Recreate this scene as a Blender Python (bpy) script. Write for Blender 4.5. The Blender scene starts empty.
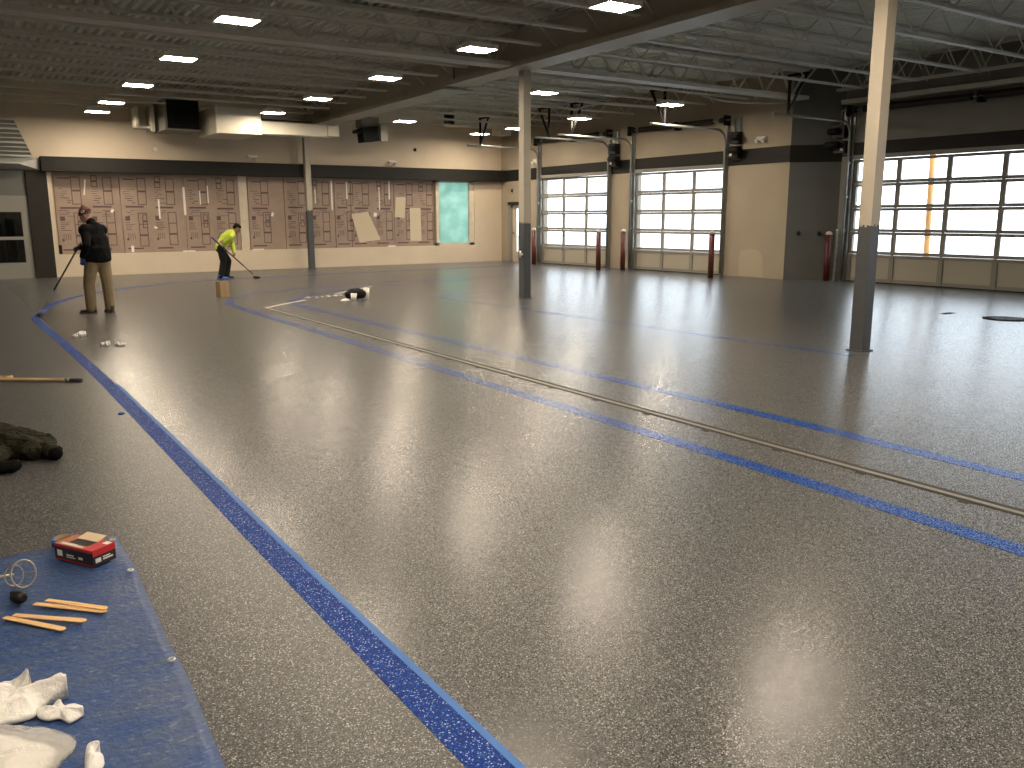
import bpy, bmesh, math, random
from mathutils import Vector as V, Matrix, noise
random.seed(7)
C = bpy.context.scene.collection
PI = math.pi

# ------------------------------------------------------------------ materials
def mat(name, col, rough=0.6, metal=0.0, spec=0.5, noise_amt=0.0, noise_scale=8.0, bump=0.0, bump_scale=60.0, stretch=None):
    m = bpy.data.materials.new(name); m.use_nodes = True
    nt = m.node_tree; N = nt.nodes; L = nt.links
    b = N['Principled BSDF']
    b.inputs['Base Color'].default_value = (*col, 1)
    b.inputs['Roughness'].default_value = rough
    b.inputs['Metallic'].default_value = metal
    b.inputs['Specular IOR Level'].default_value = spec
    if noise_amt or bump:
        tc = N.new('ShaderNodeTexCoord')
        vec = tc.outputs['Object']
        if stretch:
            mp = N.new('ShaderNodeMapping'); mp.inputs['Scale'].default_value = stretch
            L.new(vec, mp.inputs['Vector']); vec = mp.outputs['Vector']
    if noise_amt:
        n = N.new('ShaderNodeTexNoise'); n.inputs['Scale'].default_value = noise_scale; n.inputs['Detail'].default_value = 5
        L.new(vec, n.inputs['Vector'])
        r = N.new('ShaderNodeMapRange'); r.inputs['From Min'].default_value = .3; r.inputs['From Max'].default_value = .7
        r.inputs['To Min'].default_value = 1 - noise_amt; r.inputs['To Max'].default_value = 1 + noise_amt
        L.new(n.outputs['Fac'], r.inputs['Value'])
        mx = N.new('ShaderNodeMix'); mx.data_type = 'RGBA'; mx.blend_type = 'MULTIPLY'; mx.inputs['Factor'].default_value = 1
        mx.inputs['A'].default_value = (*col, 1)
        L.new(r.outputs['Result'], mx.inputs['B']); L.new(mx.outputs['Result'], b.inputs['Base Color'])
    if bump:
        n2 = N.new('ShaderNodeTexNoise'); n2.inputs['Scale'].default_value = bump_scale; n2.inputs['Detail'].default_value = 3
        L.new(vec, n2.inputs['Vector'])
        bp = N.new('ShaderNodeBump'); bp.inputs['Strength'].default_value = bump; bp.inputs['Distance'].default_value = .02
        L.new(n2.outputs['Fac'], bp.inputs['Height']); L.new(bp.outputs['Normal'], b.inputs['Normal'])
    return m

def emit_mat(name, col, s):
    m = bpy.data.materials.new(name); m.use_nodes = True
    b = m.node_tree.nodes['Principled BSDF']
    b.inputs['Base Color'].default_value = (.8, .8, .8, 1)
    b.inputs['Emission Color'].default_value = (*col, 1); b.inputs['Emission Strength'].default_value = s
    return m

def flake_mat(name, cols, rough, matte_left=False, scale=250, coat=0.0, bump=.25):
    """flake-broadcast floor: voronoi chips of several greys under a clear coat"""
    m = bpy.data.materials.new(name); m.use_nodes = True
    nt = m.node_tree; N = nt.nodes; L = nt.links; b = N['Principled BSDF']
    g = N.new('ShaderNodeNewGeometry')
    v = N.new('ShaderNodeTexVoronoi'); v.inputs['Scale'].default_value = scale
    L.new(g.outputs['Position'], v.inputs['Vector'])
    sp = N.new('ShaderNodeSeparateColor'); L.new(v.outputs['Color'], sp.inputs['Color'])
    cr = N.new('ShaderNodeValToRGB'); cr.color_ramp.interpolation = 'CONSTANT'
    e = cr.color_ramp.elements
    e[0].position = 0; e[0].color = (*cols[0][1], 1)
    e[1].position = cols[1][0]; e[1].color = (*cols[1][1], 1)
    for p, c in cols[2:]:
        x = e.new(p); x.color = (*c, 1)
    L.new(sp.outputs['Red'], cr.inputs['Fac'])
    # slow wear variation
    n = N.new('ShaderNodeTexNoise'); n.inputs['Scale'].default_value = .7; n.inputs['Detail'].default_value = 4
    L.new(g.outputs['Position'], n.inputs['Vector'])
    r = N.new('ShaderNodeMapRange'); r.inputs['To Min'].default_value = .88; r.inputs['To Max'].default_value = 1.12
    L.new(n.outputs['Fac'], r.inputs['Value'])
    mx = N.new('ShaderNodeMix'); mx.data_type = 'RGBA'; mx.blend_type = 'MULTIPLY'; mx.inputs['Factor'].default_value = 1
    L.new(cr.outputs['Color'], mx.inputs['A']); L.new(r.outputs['Result'], mx.inputs['B'])
    L.new(mx.outputs['Result'], b.inputs['Base Color'])
    b.inputs['Roughness'].default_value = rough
    rr = N.new('ShaderNodeMapRange'); rr.inputs['To Min'].default_value = rough - .07; rr.inputs['To Max'].default_value = rough + .09
    L.new(sp.outputs['Green'], rr.inputs['Value'])
    # chips lie at slightly different tilts
    vs = N.new('ShaderNodeVectorMath'); vs.operation = 'SUBTRACT'; vs.inputs[1].default_value = (.5, .5, .5); L.new(v.outputs['Color'], vs.inputs[0])
    vm = N.new('ShaderNodeVectorMath'); vm.operation = 'MULTIPLY'; vm.inputs[1].default_value = (.11, .11, 0); L.new(vs.outputs['Vector'], vm.inputs[0])
    va = N.new('ShaderNodeVectorMath'); va.operation = 'ADD'; L.new(vm.outputs['Vector'], va.inputs[0]); L.new(g.outputs['Normal'], va.inputs[1])
    vn = N.new('ShaderNodeVectorMath'); vn.operation = 'NORMALIZE'; L.new(va.outputs['Vector'], vn.inputs[0]); L.new(vn.outputs['Vector'], b.inputs['Normal'])
    src = rr.outputs['Result']
    if matte_left:
        # outside the left border stripe the flake is not top-coated yet
        s = N.new('ShaderNodeSeparateXYZ'); L.new(g.outputs['Position'], s.inputs['Vector'])
        lt = N.new('ShaderNodeMath'); lt.operation = 'LESS_THAN'; lt.inputs[1].default_value = 1.24
        L.new(s.outputs['X'], lt.inputs[0])
        mr = N.new('ShaderNodeMix'); mr.data_type = 'FLOAT'
        L.new(lt.outputs['Value'], mr.inputs['Factor']); L.new(src, mr.inputs['A']); mr.inputs['B'].default_value = .36
        src = mr.outputs['Result']
    L.new(src, b.inputs['Roughness'])
    return m

M = {}
M['floor'] = flake_mat('flake_floor', [(0, (.024, .025, .026)), (.2, (.05, .051, .052)), (.46, (.08, .081, .082)), (.74, (.125, .125, .124)), (.93, (.36, .36, .355))], .26, matte_left=True, bump=.06)
M['floor'].node_tree.nodes['Principled BSDF'].inputs['Specular IOR Level'].default_value = .32
M['blue_dull'] = flake_mat('blue_dull', [(0, (.001, .018, .15)), (.4, (.002, .032, .22)), (.7, (.004, .05, .30)), (.86, (.03, .13, .42)), (.95, (.45, .52, .68))], .6, bump=.1)
M['blue_dull'].node_tree.nodes['Principled BSDF'].inputs['Specular IOR Level'].default_value = .12
M['blue_flake'] = flake_mat('blue_flake', [(0, (.001, .022, .15)), (.4, (.002, .040, .22)), (.7, (.004, .062, .30)), (.9, (.03, .14, .42)), (.972, (.45, .52, .68))], .25, bump=.06)
M['blue_flake'].node_tree.nodes['Principled BSDF'].inputs['Specular IOR Level'].default_value = .3
M['blue_tape'] = mat('blue_tape', (.018, .125, .43), .55)
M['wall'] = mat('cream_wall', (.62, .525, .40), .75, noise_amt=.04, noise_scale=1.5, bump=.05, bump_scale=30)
M['wall_dimmed'] = mat('cream_wall_dimmed', (.36, .305, .23), .75, noise_amt=.05, noise_scale=1.2, bump=.05, bump_scale=30)  # cream wall colour darkened, carries the dim light on the right door wall
M['panel_grey'] = mat('panel_grey', (.13, .13, .12), .6)
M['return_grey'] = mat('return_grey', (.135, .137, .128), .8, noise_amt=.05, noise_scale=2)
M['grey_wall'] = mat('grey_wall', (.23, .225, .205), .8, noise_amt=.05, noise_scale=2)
M['band'] = mat('charcoal_band', (.012, .011, .009), .6, spec=.3)
M['pillar'] = mat('dark_pillar', (.018, .016, .012), .6, spec=.3)
M['deck'] = mat('deck_paint', (.60, .61, .55), .55, noise_amt=.06, noise_scale=3)
M['steel'] = mat('joist_paint', (.52, .51, .45), .5, noise_amt=.05, noise_scale=4)
M['beam'] = mat('beam_paint', (.36, .34, .285), .5, noise_amt=.06, noise_scale=4)
M['col'] = mat('column_cream', (.42, .375, .30), .45, noise_amt=.04, noise_scale=6)
M['colgrey'] = mat('column_grey', (.065, .068, .072), .45, noise_amt=.08, noise_scale=9)
M['alu'] = mat('aluminium', (.27, .26, .235), .65, spec=.2)
M['panel'] = mat('door_panel', (.40, .37, .30), .5)
M['galv'] = mat('galvanised', (.30, .31, .29), .4, metal=.6, noise_amt=.15, noise_scale=20)
M['black'] = mat('black_paint', (.007, .007, .007), .6, spec=.25)
M['blackm'] = mat('black_metal', (.009, .009, .009), .5, spec=.3)
M['spring'] = mat('oiled_spring', (.018, .014, .012), .45, metal=.4)
M['red'] = mat('bollard_red', (.085, .012, .008), .45, noise_amt=.12, noise_scale=8)
M['cap'] = mat('bollard_cap', (.55, .50, .40), .5)
M['duct'] = mat('duct_paint', (.62, .58, .48), .5, noise_amt=.03, noise_scale=3)
M['heater'] = mat('heater_grey', (.20, .19, .16), .5)
M['white'] = mat('white_plastic', (.75, .73, .68), .4)
M['board'] = mat('foam_board', (.315, .235, .185), .7, noise_amt=.10, noise_scale=2.5)
M['ink'] = mat('board_ink', (.11, .065, .06), .7)
M['tape_glint'] = mat('white_tape_glint', (.78, .74, .66), .4)
M['paper'] = mat('tan_paper', (.58, .49, .36), .7)
M['film'] = mat('cream_film', (.60, .52, .40), .35, noise_amt=.06, noise_scale=6)
M['drain'] = mat('drain_grey', (.20, .19, .155), .45, metal=.3, noise_amt=.12, noise_scale=15)
M['slot'] = mat('drain_slot', (.022, .020, .017), .6, spec=.25)
M['grout'] = mat('white_grout', (.46, .42, .35), .6, noise_amt=.15, noise_scale=14)
M['skin'] = mat('skin', (.42, .24, .16), .5)
M['skin2'] = mat('skin_dark', (.26, .14, .09), .5)
M['hoodie'] = mat('black_hoodie', (.004, .004, .0045), .9, spec=.15, bump=.4, bump_scale=14)
M['khaki'] = mat('khaki', (.19, .145, .082), .8, noise_amt=.12, noise_scale=9, bump=.5, bump_scale=11)
M['darkpants'] = mat('dark_pants', (.012, .012, .013), .85, spec=.2, noise_amt=.2, noise_scale=9, bump=.5, bump_scale=11)
M['hiviz'] = mat('hiviz_yellow', (.36, .45, .035), .7, bump=.5, bump_scale=11)
M['shoe'] = mat('dark_shoe', (.03, .022, .018), .5)
M['sole'] = mat('shoe_sole', (.09, .08, .07), .6)
M['glove'] = mat('blue_glove', (.014, .035, .19), .5)
M['hat'] = mat('knit_orange', (.17, .07, .045), .9, bump=.6, bump_scale=70)
M['hatcuff'] = mat('knit_brown', (.05, .03, .03), .9, bump=.6, bump_scale=70)
M['logo'] = mat('logo_white', (.70, .70, .72), .7)
M['navy'] = mat('logo_navy', (.02, .03, .12), .7)
M['hair'] = mat('black_hair', (.006, .005, .005), .9, spec=.15)
M['cover'] = mat('blue_shoe_cover', (.06, .22, .72), .45)
M['card'] = mat('cardboard', (.34, .23, .12), .8, noise_amt=.08, noise_scale=14)
M['cardd'] = mat('packing_tape', (.30, .20, .11), .4)
M['tarp'] = None
M['wood'] = mat('pine', (.72, .47, .22), .6, noise_amt=.12, noise_scale=5, stretch=(3, 60, 60))
M['woodpole'] = mat('worn_pole', (.40, .28, .15), .55, noise_amt=.2, noise_scale=8)
M['rag'] = mat('white_rag', (.74, .73, .71), .85, bump=.35, bump_scale=45)
M['jacket'] = mat('olive_jacket', (.030, .030, .020), .95, spec=.15, noise_amt=.3, noise_scale=18, bump=.6, bump_scale=26)
M['lining'] = mat('dark_lining', (.005, .005, .005), .95, spec=.1)
M['boxblack'] = mat('box_black', (.018, .017, .016), .4)
M['boxred'] = mat('box_red', (.48, .025, .03), .4)
M['boxorange'] = mat('box_brown', (.42, .15, .07), .45)
M['boxcream'] = mat('box_cream', (.75, .60, .42), .6)
M['steelrod'] = mat('steel_rod', (.50, .45, .36), .35, metal=.7)
M['brass'] = mat('grommet', (.75, .74, .70), .3, metal=.6)
M['roller'] = mat('roller_pad', (.03, .03, .04), .8)
M['polemetal'] = mat('pole_dark', (.035, .033, .04), .4, metal=.3)
M['purple'] = mat('purple_grip', (.10, .04, .20), .5)
M['concrete'] = mat('outside_concrete', (.62, .62, .60), .85, noise_amt=.06, noise_scale=2)
M['post'] = mat('rust_post', (.62, .30, .10), .7)
M['patch'] = mat('lighter_patch', (.42, .36, .27), .75)
M['rim'] = mat('manhole_rim', (.012, .012, .012), .9, spec=.1)
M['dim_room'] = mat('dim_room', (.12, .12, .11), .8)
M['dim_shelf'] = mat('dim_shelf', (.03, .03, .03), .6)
M['slat'] = mat('slat_white', (.42, .42, .40), .5)
M['canopy'] = mat('canopy_grey', (.24, .24, .21), .6)
M['light'] = emit_mat('lamp_diffuser', (1.0, .84, .645), 155)
M['lamp_frame'] = mat('lamp_frame', (.70, .68, .62), .4)

def tarp_mat():
    m = bpy.data.materials.new('blue_tarp'); m.use_nodes = True
    nt = m.node_tree; N = nt.nodes; L = nt.links; b = N['Principled BSDF']
    g = N.new('ShaderNodeNewGeometry')
    n = N.new('ShaderNodeTexNoise'); n.inputs['Scale'].default_value = 5; n.inputs['Detail'].default_value = 6
    mp = N.new('ShaderNodeMapping'); mp.inputs['Rotation'].default_value = (0, 0, .25); mp.inputs['Scale'].default_value = (1, 3, 1)
    L.new(g.outputs['Position'], mp.inputs['Vector']); L.new(mp.outputs['Vector'], n.inputs['Vector'])
    cr = N.new('ShaderNodeValToRGB'); e = cr.color_ramp.elements
    e[0].position = .35; e[0].color = (.016, .055, .19, 1); e[1].position = .66; e[1].color = (.045, .078, .165, 1)
    L.new(n.outputs['Fac'], cr.inputs['Fac'])
    # dried white scuffs
    n2 = N.new('ShaderNodeTexNoise'); n2.inputs['Scale'].default_value = 26; n2.inputs['Detail'].default_value = 8; n2.inputs['Roughness'].default_value = .75
    L.new(mp.outputs['Vector'], n2.inputs['Vector'])
    r = N.new('ShaderNodeMapRange'); r.inputs['From Min'].default_value = .56; r.inputs['From Max'].default_value = .66
    r.inputs['To Max'].default_value = .45
    L.new(n2.outputs['Fac'], r.inputs['Value'])
    mx = N.new('ShaderNodeMix'); mx.data_type = 'RGBA'; mx.inputs['B'].default_value = (.42, .45, .52, 1)
    L.new(r.outputs['Result'], mx.inputs['Factor']); L.new(cr.outputs['Color'], mx.inputs['A'])
    L.new(mx.outputs['Result'], b.inputs['Base Color'])
    b.inputs['Roughness'].default_value = .5
    # weave + wrinkles
    n3 = N.new('ShaderNodeTexNoise'); n3.inputs['Scale'].default_value = 40; n3.inputs['Detail'].default_value = 6
    L.new(g.outputs['Position'], n3.inputs['Vector'])
    bp = N.new('ShaderNodeBump'); bp.inputs['Strength'].default_value = .5; bp.inputs['Distance'].default_value = .01
    L.new(n3.outputs['Fac'], bp.inputs['Height']); L.new(bp.outputs['Normal'], b.inputs['Normal'])
    return m
M['tarp'] = tarp_mat()

def glass_mat(name, tint=(1, 1, 1), refl=.08):
    m = bpy.data.materials.new(name); m.use_nodes = True
    nt = m.node_tree; N = nt.nodes; L = nt.links
    N.remove(N['Principled BSDF']); o = N['Material Output']
    t = N.new('ShaderNodeBsdfTransparent'); t.inputs['Color'].default_value = (*tint, 1)
    g = N.new('ShaderNodeBsdfGlossy'); g.inputs['Roughness'].default_value = .05
    f = N.new('ShaderNodeFresnel'); f.inputs['IOR'].default_value = 1.45
    mx = N.new('ShaderNodeMixShader')
    gm = N.new('ShaderNodeNewGeometry'); sb = N.new('ShaderNodeMath'); sb.operation = 'SUBTRACT'; sb.inputs[0].default_value = 1
    L.new(gm.outputs['Backfacing'], sb.inputs[1]); ml = N.new('ShaderNodeMath'); ml.operation = 'MULTIPLY'
    L.new(f.outputs['Fac'], ml.inputs[0]); L.new(sb.outputs['Value'], ml.inputs[1])
    L.new(ml.outputs['Value'], mx.inputs['Fac']); L.new(t.outputs['BSDF'], mx.inputs[1]); L.new(g.outputs['BSDF'], mx.inputs[2])
    L.new(mx.outputs['Shader'], o.inputs['Surface'])
    return m
M['glass'] = glass_mat('clear_glass', (.96, .98, 1.0))
M['glassdark'] = glass_mat('smoky_glass', (.6, .62, .62))

def teal_mat():
    m = bpy.data.materials.new('teal_film'); m.use_nodes = True
    nt = m.node_tree; N = nt.nodes; L = nt.links
    N.remove(N['Principled BSDF']); o = N['Material Output']
    tc = N.new('ShaderNodeTexCoord')
    n = N.new('ShaderNodeTexNoise'); n.inputs['Scale'].default_value = 2.2; n.inputs['Detail'].default_value = 4
    L.new(tc.outputs['Object'], n.inputs['Vector'])
    cr = N.new('ShaderNodeValToRGB'); e = cr.color_ramp.elements
    e[0].position = .38; e[0].color = (.32, .48, .43, 1); e[1].position = .62; e[1].color = (.46, .60, .55, 1)
    L.new(n.outputs['Fac'], cr.inputs['Fac'])
    t = N.new('ShaderNodeBsdfTranslucent'); d = N.new('ShaderNodeBsdfDiffuse')
    L.new(cr.outputs['Color'], t.inputs['Color']); d.inputs['Color'].default_value = (.35, .42, .36, 1)
    mx = N.new('ShaderNodeMixShader'); mx.inputs['Fac'].default_value = .25
    L.new(t.outputs['BSDF'], mx.inputs[1]); L.new(d.outputs['BSDF'], mx.inputs[2]); L.new(mx.outputs['Shader'], o.inputs['Surface'])
    return m
M['teal'] = teal_mat()

def bag_mat():
    m = bpy.data.materials.new('clear_bag'); m.use_nodes = True
    nt = m.node_tree; N = nt.nodes; L = nt.links; b = N['Principled BSDF']; o = N['Material Output']
    b.inputs['Base Color'].default_value = (.75, .72, .66, 1); b.inputs['Roughness'].default_value = .15
    t = N.new('ShaderNodeBsdfTransparent'); mx = N.new('ShaderNodeMixShader'); mx.inputs['Fac'].default_value = .38
    L.new(t.outputs['BSDF'], mx.inputs[1]); L.new(b.outputs['BSDF'], mx.inputs[2]); L.new(mx.outputs['Shader'], o.inputs['Surface'])
    tc = N.new('ShaderNodeTexCoord'); n = N.new('ShaderNodeTexNoise'); n.inputs['Scale'].default_value = 30; n.inputs['Detail'].default_value = 4
    L.new(tc.outputs['Object'], n.inputs['Vector'])
    bp = N.new('ShaderNodeBump'); bp.inputs['Strength'].default_value = .8; bp.inputs['Distance'].default_value = .02
    L.new(n.outputs['Fac'], bp.inputs['Height']); L.new(bp.outputs['Normal'], b.inputs['Normal'])
    return m
M['bag'] = bag_mat()

# ------------------------------------------------------------------ mesh builder
class MB:
    def __init__(s): s.v = []; s.f = []; s.m = []; s.sm = []
    def face(s, idx, mi=0, sm=False): s.f.append(idx); s.m.append(mi); s.sm.append(sm)
    def box(s, a, b, mi=0, M4=None):
        x0, y0, z0 = a; x1, y1, z1 = b
        p = [(x0,y0,z0),(x1,y0,z0),(x1,y1,z0),(x0,y1,z0),(x0,y0,z1),(x1,y0,z1),(x1,y1,z1),(x0,y1,z1)]
        if M4 is not None: p = [tuple(M4 @ V(q)) for q in p]
        n = len(s.v); s.v += p
        for q in ((0,3,2,1),(4,5,6,7),(0,1,5,4),(1,2,6,5),(2,3,7,6),(3,0,4,7)): s.face([n+i for i in q], mi)
        return s
    def hexa(s, p, mi=0):
        n = len(s.v); s.v += [tuple(q) for q in p]
        for q in ((0,3,2,1),(4,5,6,7),(0,1,5,4),(1,2,6,5),(2,3,7,6),(3,0,4,7)): s.face([n+i for i in q], mi)
        return s
    def quad(s, p, mi=0):
        n = len(s.v); s.v += [tuple(q) for q in p]; s.face(list(range(n, n+len(p))), mi); return s
    def bar(s, p, q, w, h=None, mi=0, up=(0,0,1)):
        p = V(p); q = V(q); h = h or w
        d = (q-p).normalized(); u = V(up)
        if abs(d.dot(u)) > .98: u = V((0,1,0))
        sd = d.cross(u).normalized()*w/2; uu = sd.cross(d).normalized()*h/2
        return s.hexa([p-sd-uu, p+sd-uu, p+sd+uu, p-sd+uu, q-sd-uu, q+sd-uu, q+sd+uu, q-sd+uu], mi) if False else s._bar(p,q,sd,uu,mi)
    def _bar(s, p, q, sd, uu, mi):
        n = len(s.v)
        s.v += [tuple(x) for x in (p-sd-uu, p+sd-uu, p+sd+uu, p-sd+uu, q-sd-uu, q+sd-uu, q+sd+uu, q-sd+uu)]
        for f in ((0,1,2,3),(7,6,5,4),(0,4,5,1),(1,5,6,2),(2,6,7,3),(3,7,4,0)): s.face([n+i for i in f], mi)
        return s
    def tube(s, pts, r, seg=10, mi=0, cap=True, closed=False):
        pts = [V(p) for p in pts]; k = len(pts); rs = r if isinstance(r, (list, tuple)) else [r]*k
        n0 = len(s.v); prev = None
        for i, p in enumerate(pts):
            a = pts[i-1] if (i > 0 or closed) else p; b = pts[(i+1) % k] if (i < k-1 or closed) else p
            d = (b-a).normalized()
            if prev is None:
                u = V((0,0,1)) if abs(d.z) < .9 else V((1,0,0))
                u = (u - d*u.dot(d)).normalized()
            else:
                u = (prev - d*prev.dot(d)).normalized()
            prev = u; w = d.cross(u)
            for j in range(seg):
                t = 2*PI*j/seg
                s.v.append(tuple(p + (u*math.cos(t) + w*math.sin(t))*rs[i]))
        for i in range(k if closed else k-1):
            i2 = (i+1) % k
            for j in range(seg):
                j2 = (j+1) % seg
                s.face([n0+i*seg+j, n0+i*seg+j2, n0+i2*seg+j2, n0+i2*seg+j], mi, True)
        if cap and not closed:
            s.face([n0+j for j in range(seg)][::-1], mi); s.face([n0+(k-1)*seg+j for j in range(seg)], mi)
        return s
    def lathe(s, prof, origin=(0,0,0), seg=20, mi=0):
        o = V(origin); n0 = len(s.v); k = len(prof)
        for r, z in prof:
            for j in range(seg):
                t = 2*PI*j/seg; s.v.append((o.x+r*math.cos(t), o.y+r*math.sin(t), o.z+z))
        for i in range(k-1):
            for j in range(seg):
                j2 = (j+1) % seg
                s.face([n0+i*seg+j, n0+i*seg+j2, n0+(i+1)*seg+j2, n0+(i+1)*seg+j], mi, True)
        s.face([n0+j for j in range(seg)][::-1], mi); s.face([n0+(k-1)*seg+j for j in range(seg)], mi)
        return s
    def strip(s, pts, w, z0, z1, mi=0, off=0.0):
        """flat ribbon along a floor polyline"""
        k = len(pts); P = [V((p[0], p[1], 0)) for p in pts]; n0 = len(s.v)
        for i, p in enumerate(P):
            d = (P[min(i+1,k-1)] - P[max(i-1,0)]).normalized(); sd = V((d.y, -d.x, 0))
            a = p + sd*(off - w/2); b = p + sd*(off + w/2)
            s.v += [(a.x,a.y,z0),(b.x,b.y,z0),(b.x,b.y,z1),(a.x,a.y,z1)]
        for i in range(k-1):
            a = n0+4*i; b = a+4
            s.face([a+3,a+2,b+2,b+3], mi); s.face([a+2,a+1,b+1,b+2], mi); s.face([a,a+3,b+3,b], mi)
        s.face([n0,n0+1,n0+2,n0+3], mi); e = n0+4*(k-1); s.face([e+3,e+2,e+1,e], mi)
        return s
    def build(s, name, mats, parent=None, bevel=0.0, smooth=False, loc=None):
        me = bpy.data.meshes.new(name); me.from_pydata(s.v, [], s.f); me.update()
        if not isinstance(mats, (list, tuple)): mats = [mats]
        for m in mats: me.materials.append(m)
        me.polygons.foreach_set('material_index', s.m)
        me.polygons.foreach_set('use_smooth', [True]*len(s.f) if smooth else s.sm)
        o = bpy.data.objects.new(name, me); C.objects.link(o)
        if parent is not None: o.parent = parent; o.matrix_parent_inverse = Matrix.Identity(4)
        if loc is not None: o.location = loc
        if bevel:
            b = o.modifiers.new('bev', 'BEVEL'); b.width = bevel; b.segments = 2; b.limit_method = 'ANGLE'; b.angle_limit = .6
        return o

def tag(o, label=None, cat=None, group=None, kind=None):
    if label: o['label'] = label
    if cat: o['category'] = cat
    if group: o['group'] = group
    if kind: o['kind'] = kind
    return o
def empty(name, loc=(0,0,0), rz=0, **k):
    o = bpy.data.objects.new(name, None); C.objects.link(o); o.location = loc; o.rotation_euler = (0,0,rz); o.empty_display_size = .1
    return tag(o, **k)
def dup(root, loc, rz=None, label=None):
    r = root.copy(); C.objects.link(r); r.location = loc
    if rz is not None: r.rotation_euler = (0,0,rz)
    if label: r['label'] = label
    for ch in list(root.children):
        c = ch.copy(); C.objects.link(c); c.parent = r
        for g in list(ch.children):
            d = g.copy(); C.objects.link(d); d.parent = c
    return r
def catmull(pts, n=8):
    out = []; k = len(pts); P = [V((p[0],p[1],p[2] if len(p) > 2 else 0)) for p in pts]
    for i in range(k-1):
        a,b,c,d = P[max(i-1,0)],P[i],P[i+1],P[min(i+2,k-1)]
        for j in range(n):
            t = j/n
            out.append(.5*((2*b)+(c-a)*t+(2*a-5*b+4*c-d)*t*t+(3*b-a-3*c+d)*t**3))
    out.append(P[-1]); return out
def frame(P, Q):
    """local x along the wall from P to Q, local y INTO the room (towards -X), local z up"""
    d = (V((Q[0],Q[1],0))-V((P[0],P[1],0))).normalized(); n = V((-d.y, d.x, 0))
    return Matrix(((d.x,n.x,0,P[0]),(d.y,n.y,0,P[1]),(0,0,1,0),(0,0,0,1)))

# ------------------------------------------------------------------ setting
YF = 26.2; DECK = 5.04; JB = 4.45
S = dict(kind='structure')
MB().box((-5.2,-6,-.2),(18.9,YF+.3,0)).build('floor', M['floor']); tag(bpy.data.objects['floor'], 'grey flake-coated glossy concrete floor of the empty garage', 'floor', kind='structure')

# corrugated roof deck, ribs run front to back
d = MB(); x = -5.2; pitch = .17; prof = []
while x < 19.0:
    prof += [(x, DECK), (x+.05, DECK), (x+.075, DECK+.065), (x+.145, DECK+.065)]; x += pitch
n0 = 0
for (px, pz) in prof: d.v += [(px,-6,pz),(px,YF+.3,pz)]
for i in range(len(prof)-1): d.face([2*i,2*i+1,2*i+3,2*i+2])
o = d.build('ceiling', M['deck']); tag(o, 'grey painted corrugated metal roof deck over the hall', 'ceiling', kind='structure')
tag(MB().box((-5.2,-6,DECK+.12),(19,YF+.3,DECK+.2)).build('roof_slab', M['deck']), kind='structure')

# far wall with a wide boarded window opening, a teal window and a glazed entrance bay at its left
w = MB()
w.box((-5.2,YF,3.9),(17.6,YF+.3,DECK+.1)); w.box((2.3,YF,2.8),(17.6,YF+.3,3.9))
w.box((-5.2,YF,2.25),(-1.6,YF+.3,3.9)); w.box((-5.2,YF,0),(-1.6,YF+.3,2.25)); w.box((-1.6,YF,2.82),(2.3,YF+.3,3.9)); w.box((2.08,YF,0),(2.3,YF+.3,2.82))
w.box((2.3,YF,0),(17.6,YF+.3,.6)); w.box((15.86,YF,.6),(17.6,YF+.3,2.8)); w.box((2.3,YF,.6),(2.70,YF+.3,2.8))
w.box((2.7,YF+.26,.55),(14.42,YF+.3,2.85))
o = w.build('wall_far', M['wall']); tag(o, 'cream painted far wall with a dark band above boarded windows', 'wall', kind='structure')
tag(MB().box((-5.4,-6,0),(-5.2,YF+.3,DECK+.1)).build('wall_left', M['wall']), 'plain cream wall at the left end', 'wall', kind='structure')
tag(MB().box((-5.4,-6.2,0),(19,-6,DECK+.1)).build('wall_back', M['wall']), 'plain cream wall behind the viewpoint', 'wall', kind='structure')
tag(MB().box((2.46,YF-.30,2.788),(17.02,YF-.001,3.173)).build('trim_1', M['band'], bevel=.01), 'charcoal band running along the far wall above the boarded windows', 'trim', kind='structure')
tag(MB().box((2.08,YF-.10,0),(2.58,YF-.001,2.80)).build('trim_2', M['pillar'], bevel=.01), 'dark brown flat pilaster between glazed entrance and boarded windows', 'pilaster', kind='structure')

# right wall, first stretch with two glazed overhead doors and a side door
P1, Q1 = (17.7,14.2), (17.0,26.2); F1 = frame(P1, Q1)
P3, Q3 = (18.5,13.3), (18.6,8.0); F3 = frame(Q3, P3)     # local x runs away from the viewer
L3 = (V((*P3,0))-V((*Q3,0))).length
D1 = (6.42, 9.75); D2 = (1.98, 5.34); DT = 2.83
w = MB()
H = DECK+.1; t = -.3
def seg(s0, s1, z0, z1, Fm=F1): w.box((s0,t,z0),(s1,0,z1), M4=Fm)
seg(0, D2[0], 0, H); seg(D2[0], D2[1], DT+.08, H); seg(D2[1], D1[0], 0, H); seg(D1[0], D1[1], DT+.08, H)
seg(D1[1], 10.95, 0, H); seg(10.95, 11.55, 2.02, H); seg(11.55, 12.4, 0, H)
tag(w.build('wall_right', M['wall_dimmed']), 'cream block wall holding the two smaller overhead doors', 'wall', kind='structure')
FR = frame(P1, (18.5,13.3))
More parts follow.
